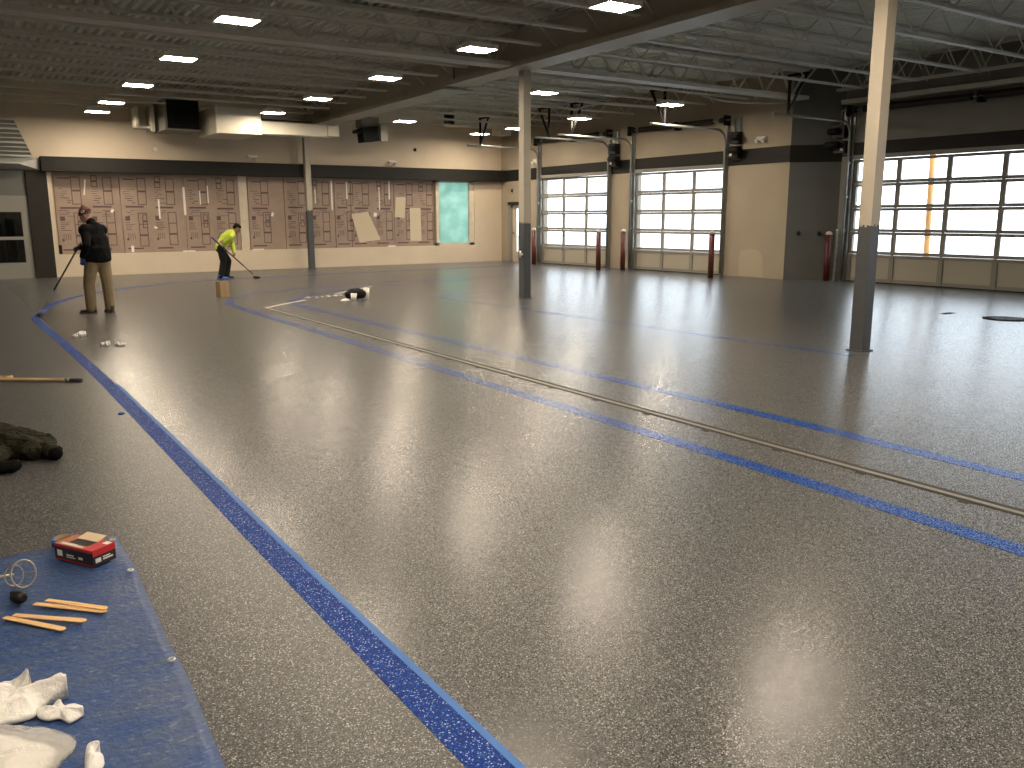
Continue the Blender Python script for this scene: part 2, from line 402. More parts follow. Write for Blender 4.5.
# chamfered return: local y points away from the room here, so it is built on the outer side
w = MB(); dR = (V((18.5,13.3,0))-V((17.7,14.2,0)))
nR = V((dR.y,-dR.x,0)).normalized()
if nR.dot(V((1,1,0))) < 0: nR = -nR
a = V((17.7,14.2,0)); b = V((18.5,13.3,0)); w.hexa([a, b, b+nR*.3, a+nR*.3, a+V((0,0,H)), b+V((0,0,H)), b+nR*.3+V((0,0,H)), a+nR*.3+V((0,0,H))])
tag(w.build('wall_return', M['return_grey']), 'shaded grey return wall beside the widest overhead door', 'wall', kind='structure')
D3 = (L3-.30-5.90, L3-.30); D4 = (L3-.30-5.90-2.2-5.9, L3-.30-5.90-2.2)
w = MB()
seg(D3[1], L3+.02, 0, H, F3); seg(D3[0], D3[1], 2.98, H, F3); seg(D4[1], D3[0], 0, H, F3); seg(D4[0], D4[1], 2.98, H, F3); seg(-14.2, D4[0], 0, H, F3)
tag(w.build('wall_side', M['grey_wall']), 'grey wall at the right holding the widest overhead door', 'wall', kind='structure')
# charcoal bands on those walls
w = MB(); p = [(0,0,2.885),(12.1,0,2.79),(12.1,.012,2.79),(0,.012,2.885),(0,0,3.285),(12.1,0,3.175),(12.1,.012,3.175),(0,.012,3.285)]
w.hexa([F1 @ V(q) for q in p]); tag(w.build('trim_3', M['band']), 'charcoal band running above the two smaller overhead doors', 'trim', kind='structure')
w = MB(); q = nR*-.012
w.hexa([a+V((0,0,2.875)), b+V((0,0,2.87)), b+q+V((0,0,2.87)), a+q+V((0,0,2.875)), a+V((0,0,3.28)), b+V((0,0,3.28)), b+q+V((0,0,3.28)), a+q+V((0,0,3.28))])
tag(w.build('trim_4', M['band']), 'charcoal band on the shaded return wall', 'trim', kind='structure')
w = MB(); w.box((-12,0,2.985),(L3,.012,3.29), M4=F3); tag(w.build('trim_5', M['band']), 'charcoal band above the widest overhead door', 'trim', kind='structure')
# lighter repair patch low on the wall beside the second door
w = MB(); pts = [(.62,.02),(1.40,.02),(1.42,.45),(1.36,.68),(1.05,.74),(.78,.70),(.66,.55)]
n0 = len(w.v); w.v += [tuple(F1 @ V((s,.002,z))) for s,z in pts] + [tuple(F1 @ V((s,.0005,z))) for s,z in pts]
k = len(pts); w.face(list(range(k))); [w.face([i,(i+1)%k,k+(i+1)%k,k+i]) for i in range(k)]
tag(w.build('trim_6', M['patch']), 'lighter repair patch low on the cream wall right of the middle overhead door', 'patch', kind='structure')
# outside ground and a rusty post
tag(MB().box((17.4,-30,-.25),(60,60,-.05)).build('pavement', M['concrete']), 'pale sunlit concrete apron outside the overhead doors', 'pavement', kind='structure')
tag(MB().box((-20,26.6,-.25),(17.4,60,-.05)).build('ground', M['concrete']), kind='structure')

# ------------------------------------------------------------------ overhead doors
def overhead_door(name, Fm, s0, s1, npane, label, rails, ztop, stile=.085, swap=False):
    root = empty(name, tuple(Fm @ V(((s0+s1)/2,0,0))), label=label, cat='overhead door', kind='structure')
    inv = Matrix.Translation(-root.location) @ Fm
    y0, y1 = -.09, -.045
    ms = [s0 + (s1-s0)*i/npane for i in range(npane+1)]
    def rbox(b, a, c, mi=0): b.box(a, c, mi, M4=inv)
    # bottom solid section
    zs = rails + [ztop]
    b = MB(); rbox(b, (s0,y0,.02),(s1,y1,.10)); rbox(b, (s0,y0,zs[0]-.07),(s1,y1,zs[0]-.005))
    for i, m_ in enumerate(ms):
        ww = stile if i in (0,npane) else .11
        c = m_ + (ww/2 if i == 0 else -ww/2 if i == npane else 0)
        rbox(b, (c-ww/2,y0,.02),(c+ww/2,y1+.012,zs[0]-.005))
    rbox(b, (s0,y0,.1),(s1,y1-.02,zs[0]-.07), 1)
    rbox(b, (s0,y0,.0),(s1,y1,.02), 2)
    bs = b.build('bottom_section', [M['alu'], M['panel'], M['black']], root)
    for k in range(len(zs)-1):
        z0, z1 = zs[k], zs[k+1]
        b = MB(); rbox(b, (s0,y0,z0),(s1,y1,z0+.072)); rbox(b, (s0,y0,z1-.072),(s1,y1,z1-.004))
        for i, m_ in enumerate(ms):
            ww = stile if i in (0,npane) else .11
            c = m_ + (ww/2 if i == 0 else -ww/2 if i == npane else 0)
            rbox(b, (c-ww/2,y0,z0+.05),(c+ww/2,y1-.002,z1-.05))
        # hinges on the joint
        for m_ in ms[1:-1]: rbox(b, (m_-.025,y1,z0-.03),(m_+.025,y1+.02,z0+.035))
        sec = b.build('glazed_section', M['alu'], root)
        for i in range(npane):
            g = MB(); rbox(g, (ms[i]+.03,y0+.018,z0+.045),(ms[i+1]-.03,y0+.026,z1-.045)); g.build('pane', M['glass'], sec)
    # jamb angles and tracks on both sides, head trim
    ft = MB(); rbox(ft, (s0-.02,-.02,ztop),(s1+.02,.03,ztop+.10)); ft.build('head_frame', M['alu'], root)
    zt = 3.78; R_ = .32
    for sgn, s in ((-1, s0), (1, s1)):
        b = MB(); rbox(b, (s-.06 if sgn < 0 else s-.02, -.02, 0),(s+.02 if sgn < 0 else s+.06, .035, 3.9)); rbox(b, (s-.012+sgn*.07,0,0),(s+.012+sgn*.07,.10,4.05))
        for z in (.4,1.2,2.0,2.8,3.4): rbox(b, (s-.04+sgn*.06,.0,z),(s+.04+sgn*.06,.13,z+.05))
        b.build('jamb_angle', M['galv'], root)
        pts = [inv @ V((s+sgn*.05,.12,.05)), inv @ V((s+sgn*.05,.12,zt-R_))]
        for q in range(1,9):
            th = q/8*PI/2
            pts.append(inv @ V((s+sgn*.05,.12+R_*(1-math.cos(th)),zt-R_+R_*math.sin(th))))
        pts.append(inv @ V((s+sgn*.05,2.95,zt)))
        tb = MB().tube(pts, .032, 8); tb.build('track', M['galv'], root)
        hb = MB(); hx = s+sgn*.05
        hb.bar(inv @ V((hx,2.45,zt)), inv @ V((hx,2.45,4.62)), .05, .05); hb.bar(inv @ V((hx,2.45,zt+.05)), inv @ V((hx-sgn*.45,2.45,4.62)), .045, .045)
        hb.bar(inv @ V((hx-sgn*.5,2.45,4.62)), inv @ V((hx+sgn*.06,2.45,4.62)), .05, .05)
        hb.build('hanger', M['black'], root)
    # torsion shaft with springs, drums and bearing plates
    zsft = 4.03; ys = .17
    b = MB().tube([inv @ V((s0-.25,ys,zsft)), inv @ V((s1+.25,ys,zsft))], .016, 8); b.build('torsion_shaft', M['galv'], root)
    L_ = s1-s0; mid = (s0+s1)/2
    for a_, c_ in ((s0+.35, mid-.12),(mid+.12, s1-.3)):
        b = MB(); nn = int((c_-a_)/.05)
        pts = []; rs = []
        for q in range(nn*2+1):
            pts.append(inv @ V((a_+(c_-a_)*q/(nn*2), ys, zsft))); rs.append(.082 if q % 2 else .068)
        b.tube(pts, rs, 12); b.build('spring', M['spring'], root)
    b = MB(); rbox(b, (mid-.02,0,zsft-.12),(mid+.02,ys+.03,zsft+.1)); rbox(b, (mid-.09,0,zsft-.12),(mid+.09,.02,zsft+.1)); b.build('bearing_bracket', M['blackm'], root)
    for sgn, s in ((-1,s0),(1,s1)):
        b = MB().tube([inv @ V((s+sgn*.06,ys,zsft)), inv @ V((s+sgn*.02,ys,zsft))], .095, 16); b.tube([inv @ V((s-sgn*.02,ys,zsft)), inv @ V((s-sgn*.12,ys,zsft))], .07, 14)
        rbox(b, (s+sgn*.09-.012,0,zsft-.14),(s+sgn*.09+.012,.26,zsft+.12)); b.build('cable_drum', M['blackm'], root)
    return root
R1 = [.60, 1.15, 1.70, 2.25]
overhead_door('door_1', F1, D1[0], D1[1], 3, 'glazed overhead door nearest the far corner, behind the centre column', R1, DT)
overhead_door('door_2', F1, D2[0], D2[1], 3, 'middle glazed overhead door between two red bollards', R1, DT)
overhead_door('door_3', F3, D3[0], D3[1], 5, 'widest glazed overhead door at the right of the hall', [.67, 1.20, 1.76, 2.33], 2.90, stile=.11)

overhead_door('added_door_6', F3, D4[0], D4[1], 5, 'added glazed overhead door farther along the side wall, outside the picture', [.67, 1.20, 1.76, 2.33], 2.90, stile=.11)  # unseen door added to let in daylight from the right
# side door with a tall narrow light
root = empty('door_4', tuple(F1 @ V((11.25,0,0))), label='white side door with a narrow window beside the far corner', cat='door', kind='structure')
inv = Matrix.Translation(-root.location) @ F1
b = MB(); b.box((10.95,-.2,0),(11.0,.03,2.06), M4=inv); b.box((11.5,-.2,0),(11.58,.03,2.06), M4=inv); b.box((10.92,-.2,1.98),(11.6,.04,2.08), 1, M4=inv)
b.build('door_frame', [M['alu'], M['pillar']], root)
b = MB(); b.box((11.0,-.16,0),(11.5,-.11,.36), M4=inv); b.box((11.0,-.16,1.86),(11.5,-.11,1.98), M4=inv); b.box((11.0,-.16,.36),(11.05,-.11,1.86), M4=inv); b.box((11.3,-.16,.36),(11.5,-.11,1.86), M4=inv)
lf = b.build('leaf', M['wall'], root)
MB().box((11.05,-.145,.36),(11.3,-.135,1.86), M4=inv).build('pane', M['glass'], lf)
MB().box((11.38,-.11,.95),(11.44,-.05,1.05), M4=inv).build('handle', M['galv'], lf)

# ------------------------------------------------------------------ boarded windows, teal window, entrance bay
YB = YF+.14
def ladder(b, x0, z0, w_, h_, y, n=3):
    t_ = .022
    b.quad([(x0,y,z0),(x0+t_,y,z0),(x0+t_,y,z0+h_),(x0,y,z0+h_)], 1); b.quad([(x0+w_-t_,y,z0),(x0+w_,y,z0),(x0+w_,y,z0+h_),(x0+w_-t_,y,z0+h_)], 1)
    for i in range(n+1):
        z = z0 + h_*i/n; hh = .05 if i in (1,) else t_
        b.quad([(x0,y,z-hh/2),(x0+w_,y,z-hh/2),(x0+w_,y,z+hh/2),(x0,y,z+hh/2)], 1)
def bar_(b, x0, z0, w_, h_, y): b.quad([(x0,y,z0),(x0+w_,y,z0),(x0+w_,y,z0+h_),(x0,y,z0+h_)], 1)
edges = [(2.74,4.36,'foam board with printed ladder figures at the dark pilaster end of the windows'),
 (4.38,6.08,'foam board right of the one at the pilaster, with a bar printed high up'),
 (6.10,7.66,'foam board behind the worker in the yellow shirt'),
 (7.95,9.05,'foam board just right of the pale vertical gap'),
 (9.07,10.70,'foam board behind the column standing at the far wall'),
 (10.72,11.26,'narrow foam board with a row of stacked squares right of the far wall column'),
 (11.28,12.80,'foam board carrying the tilted tan paper'),
 (12.82,14.30,'foam board carrying two upright tan papers beside the teal window')]
rnd = random.Random(3)
for x0, x1, lab in edges:
    b = MB(); b.box((x0,YB,.585),(x1,YB+.04,2.82))
    y = YB-.002; W_ = x1-x0
    for col_ in range(max(1, round(W_/.8))):
        cx = x0 + .06 + col_*.8
        if cx + .62 > x1+.05: cx = max(x0+.03, x1-.66)
        big = W_ > .8
        ladder(b, cx+.36, .78+.06*rnd.random(), .24, .92, y)
        ladder(b, cx+.30+.1*rnd.random(), 1.95, .24, .72, y, 2)
        bar_(b, cx+.05, 1.80+.06*rnd.random(), .34 if not big else .48, .05, y)
        bar_(b, cx+.02, .70, .42, .04, y)
        bar_(b, cx+.02, 1.50, .12, .12, y); bar_(b, cx+.02, .95, .06, .06, y)
        for q in range(5): bar_(b, cx+.02, 1.44-.05*q, .10+.18*rnd.random(), .016, y)
        for q in range(5): bar_(b, cx+.02+.1*rnd.random(), 2.35-.06*q, .06+.18*rnd.random(), .014, y)
        ladder(b, cx+.06, 2.42, .16, .30, y, 2) if col_ % 2 else bar_(b, cx+.04, 2.62, .30, .03, y)
        ladder(b, cx+.42+.05*rnd.random(), 1.30, .13, .36, y, 2) if not col_ % 2 else None
        for q in range(4): bar_(b, cx+.30*rnd.random(), 1.62+.05*q, .05+.2*rnd.random(), .014, y)
        for q in range(3): bar_(b, cx+.05+.2*rnd.random(), 2.10-.06*q, .05+.1*rnd.random(), .02, y)
        # worker pictogram lines
        for q in range(4): b.quad([(cx+.05+.06*q,y,.98),(cx+.065+.06*q,y,.98),(cx+.085+.05*q,y,1.15),(cx+.07+.05*q,y,1.15)], 1)
    tag(b.build('foam_board', [M['board'], M['ink']]), lab, 'foam board', group='foam boards over the far windows')
tag(MB().box((7.68,YB+.02,.585),(7.93,YB+.04,2.82)).build('film_strip', M['film']), 'pale vertical film strip between two foam boards left of the column', 'film')
# white strips stand for tape and painted glints of plastic film
tape_glints = [(3.45,2.2,.05,.42,.14),(4.08,1.75,.10,.10,.6),(5.36,1.55,.06,.55,0),(6.06,1.65,.09,.80,0),(6.52,1.95,.05,.40,0),(6.75,2.0,.05,.5,0),(10.05,2.0,.06,.45,0),(10.60,1.8,.07,.92,0),(11.12,2.15,.06,.55,0),(12.26,1.80,.05,.75,0),(12.62,2.15,.08,.6,0),(4.55,.62,.10,.18,0),(5.95,.57,.5,.06,0),(12.55,.57,.4,.07,0),(8.0,.57,.5,.06,0),(5.2,1.30,.12,.05,.5),(8.62,1.62,.10,.12,.3),(12.05,1.60,.16,.13,.2)]
names = ['high left of the knit-cap worker','right of the first bar print','running down the seam beside the knit-cap worker','running down the seam left of the yellow-shirt worker','upper, left of the yellow-shirt worker','upper, above the yellow-shirt worker','right beside the far wall column','long, running down the narrow board edge','high on the narrow board','running down beside the tilted paper','high between tilted and upright papers','low at the seam beside the knit-cap worker','along the sill left of the yellow-shirt worker','along the sill under the upright papers','along the sill under the pale gap','scrap in the middle of the second board','scrap on the board right of the pale gap','scrap at the corner of the tilted paper']
for (x0,z0,w_,h_,tl), nm in zip(tape_glints, names):
    Mt = Matrix.Translation((x0,YB-.004,z0)) @ Matrix.Rotation(tl,4,'Y')
    b = MB(); b.box((0,-.003,0),(w_*.7,.001,h_), M4=Mt)
    tag(b.build('glint_tape_strip', M['tape_glint']), 'white tape with painted film glint on foam board, '+nm, 'tape', group='white tape and painted film glints on the foam boards')
for pts, lab in (([(11.27,1.675),(11.86,1.745),(12.28,.84),(11.53,.75)], 'tilted tan paper taped on a foam board'),
                 ([(12.88,2.23),(13.25,2.23),(13.19,1.54),(12.82,1.575)], 'small upright tan paper, higher one beside the teal window'),
                 ([(13.39,1.87),(13.80,1.87),(13.81,.77),(13.39,.775)], 'tall upright tan paper, lower one beside the teal window')):
    b = MB(); n0 = 0; b.v += [(x,YB-.006,z) for x,z in pts] + [(x,YB-.003,z) for x,z in pts]
    b.face([0,1,2,3]); b.face([7,6,5,4]); [b.face([i,(i+1)%4,4+(i+1)%4,4+i]) for i in range(4)]
    tag(b.build('paper_sheet', M['paper']), lab, 'paper', group='tan papers on the foam boards')
wr = empty('window_1', (15.1,YF,.6), label='window under translucent teal film at the right end of the far wall', cat='window', kind='structure')
def rel(b, a, c, r=wr): return b.box(tuple(V(a)-r.location), tuple(V(c)-r.location))
b = MB(); rel(b,(14.30,YF+.185,.585),(14.46,YF+.255,2.82)); rel(b,(14.34,YF+.02,.585),(14.46,YF+.185,2.82)); rel(b,(15.66,YF+.02,.585),(15.86,YF+.16,2.82)); rel(b,(14.34,YF+.02,.57),(15.86,YF+.16,.68)); rel(b,(14.34,YF+.02,2.74),(15.86,YF+.16,2.82))
b.build('window_frame', M['film'], wr)
b = MB(); rel(b,(14.46,YF+.10,.68),(15.66,YF+.11,2.74)); b.build('film_pane', M['teal'], wr)

# glazed entrance bay at the left
er = empty('door_5', (.2,YF,0), label='aluminium framed glass entrance at the left end of the far wall', cat='glass door', kind='structure')
def relE(b, a, c, mi=0): return b.box(tuple(V(a)-er.location), tuple(V(c)-er.location), mi)
b = MB()
for x0, x1 in ((1.90,2.075),(.55,.65),(-.85,-.75),(-1.595,-1.5)): relE(b,(x0,YF-.036,.002),(x1,YF+.095,2.155))
relE(b,(-1.6,YF-.03,1.74),(2.08,YF+.1,2.0)); relE(b,(-1.6,YF-.03,2.0),(2.08,YF+.1,2.16)); relE(b,(-1.6,YF-.03,0),(2.08,YF+.1,.42)); relE(b,(-1.6,YF-.02,1.02),(2.08,YF+.05,1.10))
b.build('door_frame', M['alu'], er)
for x0, x1 in ((.65,1.9),(-.75,.55),(-1.5,-.85)):
    for z0, z1 in ((.42,1.02),(1.10,1.76)):
        g = MB(); relE(g,(x0,YF+.03,z0),(x1,YF+.04,z1)); g.build('pane', M['glassdark'], er)
tag(MB().box((-1.6,YF-.02,2.16),(2.08,YF+.2,2.82)).build('trim_7', M['panel_grey']), 'grey panel above the glass entrance', 'panel', kind='structure')
b = MB(); b.box((-1.7,YF+2.4,-.02),(2.3,YF+2.5,3)); b.box((-1.8,YF+.3,2.2),(-1.7,YF+2.5,3)); b.box((2.3,YF+.3,-.02),(2.4,YF+2.5,3)); b.box((-1.8,YF+.3,3),(2.4,YF+2.5,3.1)); b.box((-1.8,YF+.3,-.1),(2.4,YF+2.5,-.02))
tag(b.build('wall_vestibule', M['dim_room']), kind='structure')
b = MB(); sx = random.Random(5)
for k in range(5):
    x0 = .7+k*.3; b.box((x0,YF+1.4,-.02),(x0+.2,YF+1.8,.9+.7*sx.random()))
b.box((.6,YF+1.5,.98),(2.2,YF+1.9,1.02))
tag(b.build('shelf_unit', M['dim_shelf']), 'dim shelving seen through the glass entrance', 'shelf')

# slatted canopy on the wall above the entrance
cr = empty('slatted_canopy', (1.2,YF-.05,3.3), label='pale slatted canopy over the glass entrance at the far left', cat='canopy')
def relC(p): return tuple(V(p)-cr.location)
b = MB(); b.hexa([relC(p) for p in ((-1.4,YF-.10,3.16),(2.30,YF-.10,3.16),(2.30,YF-.002,3.16),(-1.4,YF-.002,3.16),(-1.4,YF-.9,4.0),(1.9,YF-.9,4.0),(1.9,YF-.80,4.0),(-1.4,YF-.80,4.0))])
b.build('canopy_panel', M['canopy'], cr)
for k in range(9):
    t_ = k/8; x1 = 2.30-.40*t_; y = YF-.12-.80*t_; z = 3.17+.83*t_
    MB().bar(relC((-1.4,y,z)), relC((x1,y,z)), .05, .022 if k % 3 else .045).build('slat', M['slat'], cr)
b = MB(); b.hexa([relC(p) for p in ((-1.4,YF-.5,2.95),(1.95,YF-.5,2.95),(2.42,YF-.13,2.83),(-1.4,YF-.13,2.83),(-1.4,YF-.5,2.97),(1.95,YF-.5,2.97),(2.42,YF-.13,3.12),(-1.4,YF-.13,3.12))]); b.build('soffit', M['slat'], cr)
tag(MB().box((2.70,YF-.03,.62),(2.78,YF-.001,.86)).build('door_switch', M['black'], bevel=.005), 'small black switch box beside the dark pilaster', 'switch')

# ------------------------------------------------------------------ roof steel
def cx_at(y): return 9.2 + .027*(y-6.1)
def joist(name, x0, x1, y, label, group):
    root = empty(name, (x0,y,0), label=label, cat='roof joist', group=group, kind='structure')
    Ln = x1-x0; zt = DECK-.005
    b = MB(); b.box((0,-.065,zt-.055),(Ln,-.012,zt)); b.box((0,.012,zt-.055),(Ln,.065,zt)); b.build('top_chord', M['steel'], root)
    b = MB(); b.box((.35,-.05,JB),(Ln-.35,-.010,JB+.04)); b.box((.35,.010,JB),(Ln-.35,.05,JB+.04)); b.build('bottom_chord', M['steel'], root)
    b = MB(); n = max(4, round(Ln/.62)); 
    P = []
    for i in range(n+1):
        P.append((Ln*i/n, 0, zt-.03 if i % 2 == 0 else JB+.025))
    for p, q in zip(P[:-1], P[1:]): b.bar(p, q, .018)
    b.build('web', M['steel'], root)
    return root
JL = [7.4+1.28*k for k in range(15) if abs(7.4+1.28*k-13.95) > .5]
first = None
for y in JL:
    if y > 25.9: continue
    x1 = cx_at(y)-.10
    joist('bar_joist', -5.1, x1, y, 'grey open-web roof joist in the bay left of the main beam', 'joists left of the main beam')
JR = [7.25+1.34*k for k in range(14)]
for y in JR:
    if abs(y-14.0) < .5 or y > 25.9: continue
    x0 = cx_at(y)+.10; x1 = 17.7-.0583*(y-14.2) if y > 14.2 else 18.5
    joist('bar_joist', x0, x1, y, 'grey open-web roof joist in the bay right of the main beam', 'joists right of the main beam')
# main beam on the column row: I section, dropped wider section beyond the splice
def ibeam_y(b, ya, yb, zbot, ztop, wf, tf, tw, off=0.0, w2=None):
    for (z0,z1,h_) in ((zbot,zbot+tf,wf/2),(ztop-.03,ztop,.11),(zbot+tf,ztop-.03,tw/2)):
        pa, pb = cx_at(ya)+off, cx_at(yb)+off
        b.hexa([(pa-h_,ya,z0),(pa+h_,ya,z0),(pb+h_,yb,z0),(pb-h_,yb,z0),(pa-h_,ya,z1),(pa+h_,ya,z1),(pb+h_,yb,z1),(pb-h_,yb,z1)])
mb = empty('main_beam', (9.4,10,4.3), label='long grey steel beam carried by the three columns', cat='steel beam', kind='structure')
def shift(b, r):
    o = r.location; b.v = [(p[0]-o.x,p[1]-o.y,p[2]-o.z) for p in b.v]; return b
b = MB(); ibeam_y(b, -6, 16.6, 4.28, DECK-.07, .50, .09, .12); shift(b,mb).build('near_section', M['beam'], mb)
b = MB(); ibeam_y(b, 16.62, YF, 4.24, DECK-.07, .62, .09, .12, .12); shift(b,mb).build('far_section', M['beam'], mb)
b = MB(); b.box((cx_at(16.6)-.30,16.35,4.22),(cx_at(16.6)+.42,16.85,4.26)); b.box((cx_at(16.6)-.09,16.3,4.35),(cx_at(16.6)-.06,16.9,4.9)); shift(b,mb).build('splice_plate', M['beam'], mb)
# cross girders in the row of the centre column
for x0, x1, nm in ((-5.2, cx_at(13.95)-.06, 'left'), (cx_at(13.95)+.06, 17.75, 'right')):
    y = 13.95; cb_ = empty('cross_truss', (x0,y,4.3), label='deep grey cross truss '+nm+' of the main beam, in line with the centre column', cat='truss', kind='structure')
    Lx = x1-x0; b = MB(); b.box((0,-.17,.02),(Lx,-.02,.10)); b.box((0,.02,.02),(Lx,.17,.10)); b.build('bottom_chord', M['steel'], cb_)
    b = MB(); b.box((0,-.12,.66),(Lx,.12,.73)); b.build('top_chord', M['steel'], cb_)
    b = MB(); nn = round(Lx/.9)
    for q in range(nn):
        xa = Lx*q/nn; xb = Lx*(q+.5)/nn; xc = Lx*(q+1)/nn; b.bar((xa,0,.68),(xb,0,.06),.04); b.bar((xb,0,.06),(xc,0,.68),.04)
    b.build('web', M['steel'], cb_)
# trussed edge girder above the widest door
gr = empty('truss_girder', (18.2,10,4.5), label='light trussed girder along the wall above the widest door', cat='truss', kind='structure')
b = MB(); b.box((18.10,-6,4.47),(18.22,13.3,4.53)); shift(b,gr).build('bottom_chord', M['steel'], gr)
b = MB(); b.box((18.10,-6,DECK-.07),(18.22,13.3,DECK-.01)); shift(b,gr).build('top_chord', M['steel'], gr)
b = MB(); n = 32
for i in range(n):
    y0 = 13.2-i*.55; b.bar((18.16,y0,4.5),(18.16,y0-.28,DECK-.05),.022); b.bar((18.16,y0-.28,DECK-.05),(18.16,y0-.55,4.5),.022)
shift(b,gr).build('web', M['steel'], gr)
b = MB(); b.box((18.25,-6,4.18),(18.5,13.25,4.28)); shift(b,gr).build('ledge', M['steel'], gr)

# columns
def column(x, y, zsplit, ztop, label):
    r = empty('steel_column', (x,y,0), label=label, cat='column', kind='thing')
    h_ = .083
    b = MB(); b.box((-h_,-h_,.015),(h_,h_,zsplit))
    # ragged upper edge of the grey paint
    MBj = b
    for sx_ in range(6):
        u = -h_ + sx_*.0277; hh = .02+.05*random.random()
        MBj.box((u,-h_-.001,zsplit-.01),(u+.0277,-h_+.01,zsplit+hh)); MBj.box((-h_-.001,u,zsplit-.01),(-h_+.01,u+.0277,zsplit+.07-hh))
    b.build('painted_base', M['colgrey'], r)
    MB().box((-h_,-h_,zsplit),(h_,h_,ztop)).build('shaft', M['col'], r)
    MB().box((-.11,-.11,0),(.11,.11,.015)).build('base_plate', M['colgrey'], r)
    return r
column(9.08, 6.1, 1.44, 4.28, 'cream steel column with dark grey foot, nearest and tallest in view')
cB = column(9.56, 13.9, 1.43, 4.28, 'cream steel column with dark grey foot, standing mid-hall left of the overhead doors')
column(9.63, 25.74, 1.74, 4.24, 'cream steel column with dark grey foot, against the far wall boards')
b = MB(); b.tube([(-.10,-.05,.86),(-.15,-.06,.86)],.03,10); b.tube([(-.12,-.02,.80),(-.12,-.02,.93)],.02,8)
b.build('hose_hook', M['brass'], cB)

# ------------------------------------------------------------------ high bay lights
def high_bay():
    r = empty('high_bay_light', (0,0,0), label='x', cat='ceiling light', group='lit high bay lights')
    b = MB(); b.box((-.27,-.21,.03),(.27,.21,.07)); b.box((-.272,-.212,0),(-.257,.212,.03)); b.box((.257,-.212,0),(.272,.212,.03)); b.box((-.257,-.212,0),(.257,-.197,.03)); b.box((-.257,.197,0),(.257,.212,.03)); b.box((-.2,-.12,.07),(.2,.12,.11)); b.build('housing', M['lamp_frame'], r)
    MB().box((-.255,-.195,.001),(.255,.195,.028)).build('diffuser', M['light'], r)
    b = MB()
    for sx_ in (-.2,.2):
        for sy_ in (-.12,.12): b.tube([(sx_,sy_,.08),(sx_*.2,0,.36)], .004, 5)
    b.tube([(0,0,.36),(0,0,.84)], .006, 5); b.build('hanging_wire', M['steel'], r)
    return r
hb = high_bay()
LZ = 4.20
spots = [(3.7,24.4),(3.7,22.3),(3.7,19.15),(3.7,15.65),(3.7,12.25),(3.7,8.87),(3.7,5.5),(3.7,2.1),
         (7.5,22.3),(7.5,19.15),(7.5,15.65),(7.5,12.25),(7.5,8.87),(7.5,5.5),(7.5,2.1),
         (11.25,22.3),(11.25,15.65),(15,24.4),(15,22.3),(15,19.15),(15,15.65),(0,2.1),(0,-1.3),(3.7,-1.3),(7.5,-1.3)]  # last four lamps are added out of view to brighten the tarp area
row = {0:'outermost', 3.7:'left', 7.5:'second', 11.25:'third', 15:'right'}
near = {(0,2.1):'added overhead, over the tarp',(0,-1.3):'added, behind viewer',(3.7,-1.3):'added, behind viewer',(7.5,-1.3):'added, behind viewer',(3.7,24.4):'nearest the far wall',(3.7,22.3):'second from the far wall',(3.7,19.15):'in front of the louvred heater',(3.7,15.65):'fourth from the far wall',(3.7,12.25):'largest in view of the left row',
 (3.7,8.87):'above the frame, third before the tarp',(3.7,5.5):'overhead, second before the tarp',(3.7,2.1):'overhead beside the tarp',
 (7.5,22.3):'in front of the long white duct',(7.5,19.15):'just past the duct end',(7.5,15.65):'halfway along the main beam',(7.5,12.25):'beside the splice of the main beam',(7.5,8.87):'largest, cut by the top of the picture',
 (7.5,5.5):'overhead, over the wide floor',(7.5,2.1):'overhead, over the near floor',
 (11.25,22.3):'right of the small black heater',(11.25,15.65):'beside the top of the centre column',(15,24.4):'nearest the far corner',(15,22.3):'behind the centre column',(15,19.15):'between the two smaller doors',(15,15.65):'behind the middle door hanger'}
for i, (x, y) in enumerate(spots):
    lab = 'lit high bay light, %s row, %s' % (row[x], near[(x,y)])
    if i == 0: hb.location = (x,y,LZ); hb['label'] = lab
    else: dup(hb, (x,y,LZ), label=lab)

# ------------------------------------------------------------------ heaters and ducts under the roof
r = empty('unit_heater', (5.22,24.0,3.83), label='large hanging heater with dark louvres above the far wall', cat='heater')
b = MB(); b.box((0,0,0),(.88,1.4,.78)); b.box((-.02,-.02,-.02),(.90,.03,.03)); b.box((-.02,-.02,.75),(.90,.03,.80)); b.build('casing', M['heater'], r, bevel=.01)
b = MB(); b.box((.06,-.015,.03),(.86,-.001,.75))
for k in range(11): b.hexa([(.06,-.045,.05+k*.064),(.86,-.045,.05+k*.064),(.86,-.015,.075+k*.064),(.06,-.015,.075+k*.064),(.06,-.045,.056+k*.064),(.86,-.045,.056+k*.064),(.86,-.015,.081+k*.064),(.06,-.015,.081+k*.064)])
b.build('louvre_grille', M['black'], r)
b = MB(); b.box((-.56,.8,.10),(-.48,1.35,.60)); b.box((-.20,.74,-.0),(-.10,1.35,.66)); b.box((-.56,.8,.08),(-.12,1.35,.12)); b.box((-.56,1.3,.10),(-.12,1.35,.60)); b.build('side_hood', M['duct'], r)
for x in (.1,.8): MB().tube([(x,.6,.78),(x,.6,1.2)], .012, 6).build('hanger_rod', M['steel'], r)
r = empty('air_duct', (7.4,23.2,3.72), label='white rectangular duct with a large box end hanging before the far wall', cat='duct')
b = MB(); b.box((-1.12,-.1,0),(.05,1.7,.66)); b.box((-1.14,-.12,-.01),(-1.08,1.72,.67)); b.build('duct_box', M['duct'], r, bevel=.01)
b = MB(); b.box((.05,.2,.06),(2.0,.75,.385)); b.build('duct_run', M['duct'], r, bevel=.01)
b = MB(); b.box((2.0,.18,.08),(2.34,.78,.375)); b.build('duct_end', M['duct'], r, bevel=.01)
b = MB(); b.box((.10,.12,.40),(1.55,.19,.44)); b.box((.10,.12,.40),(.15,.19,.68)); b.build('support_angle', M['blackm'], r)
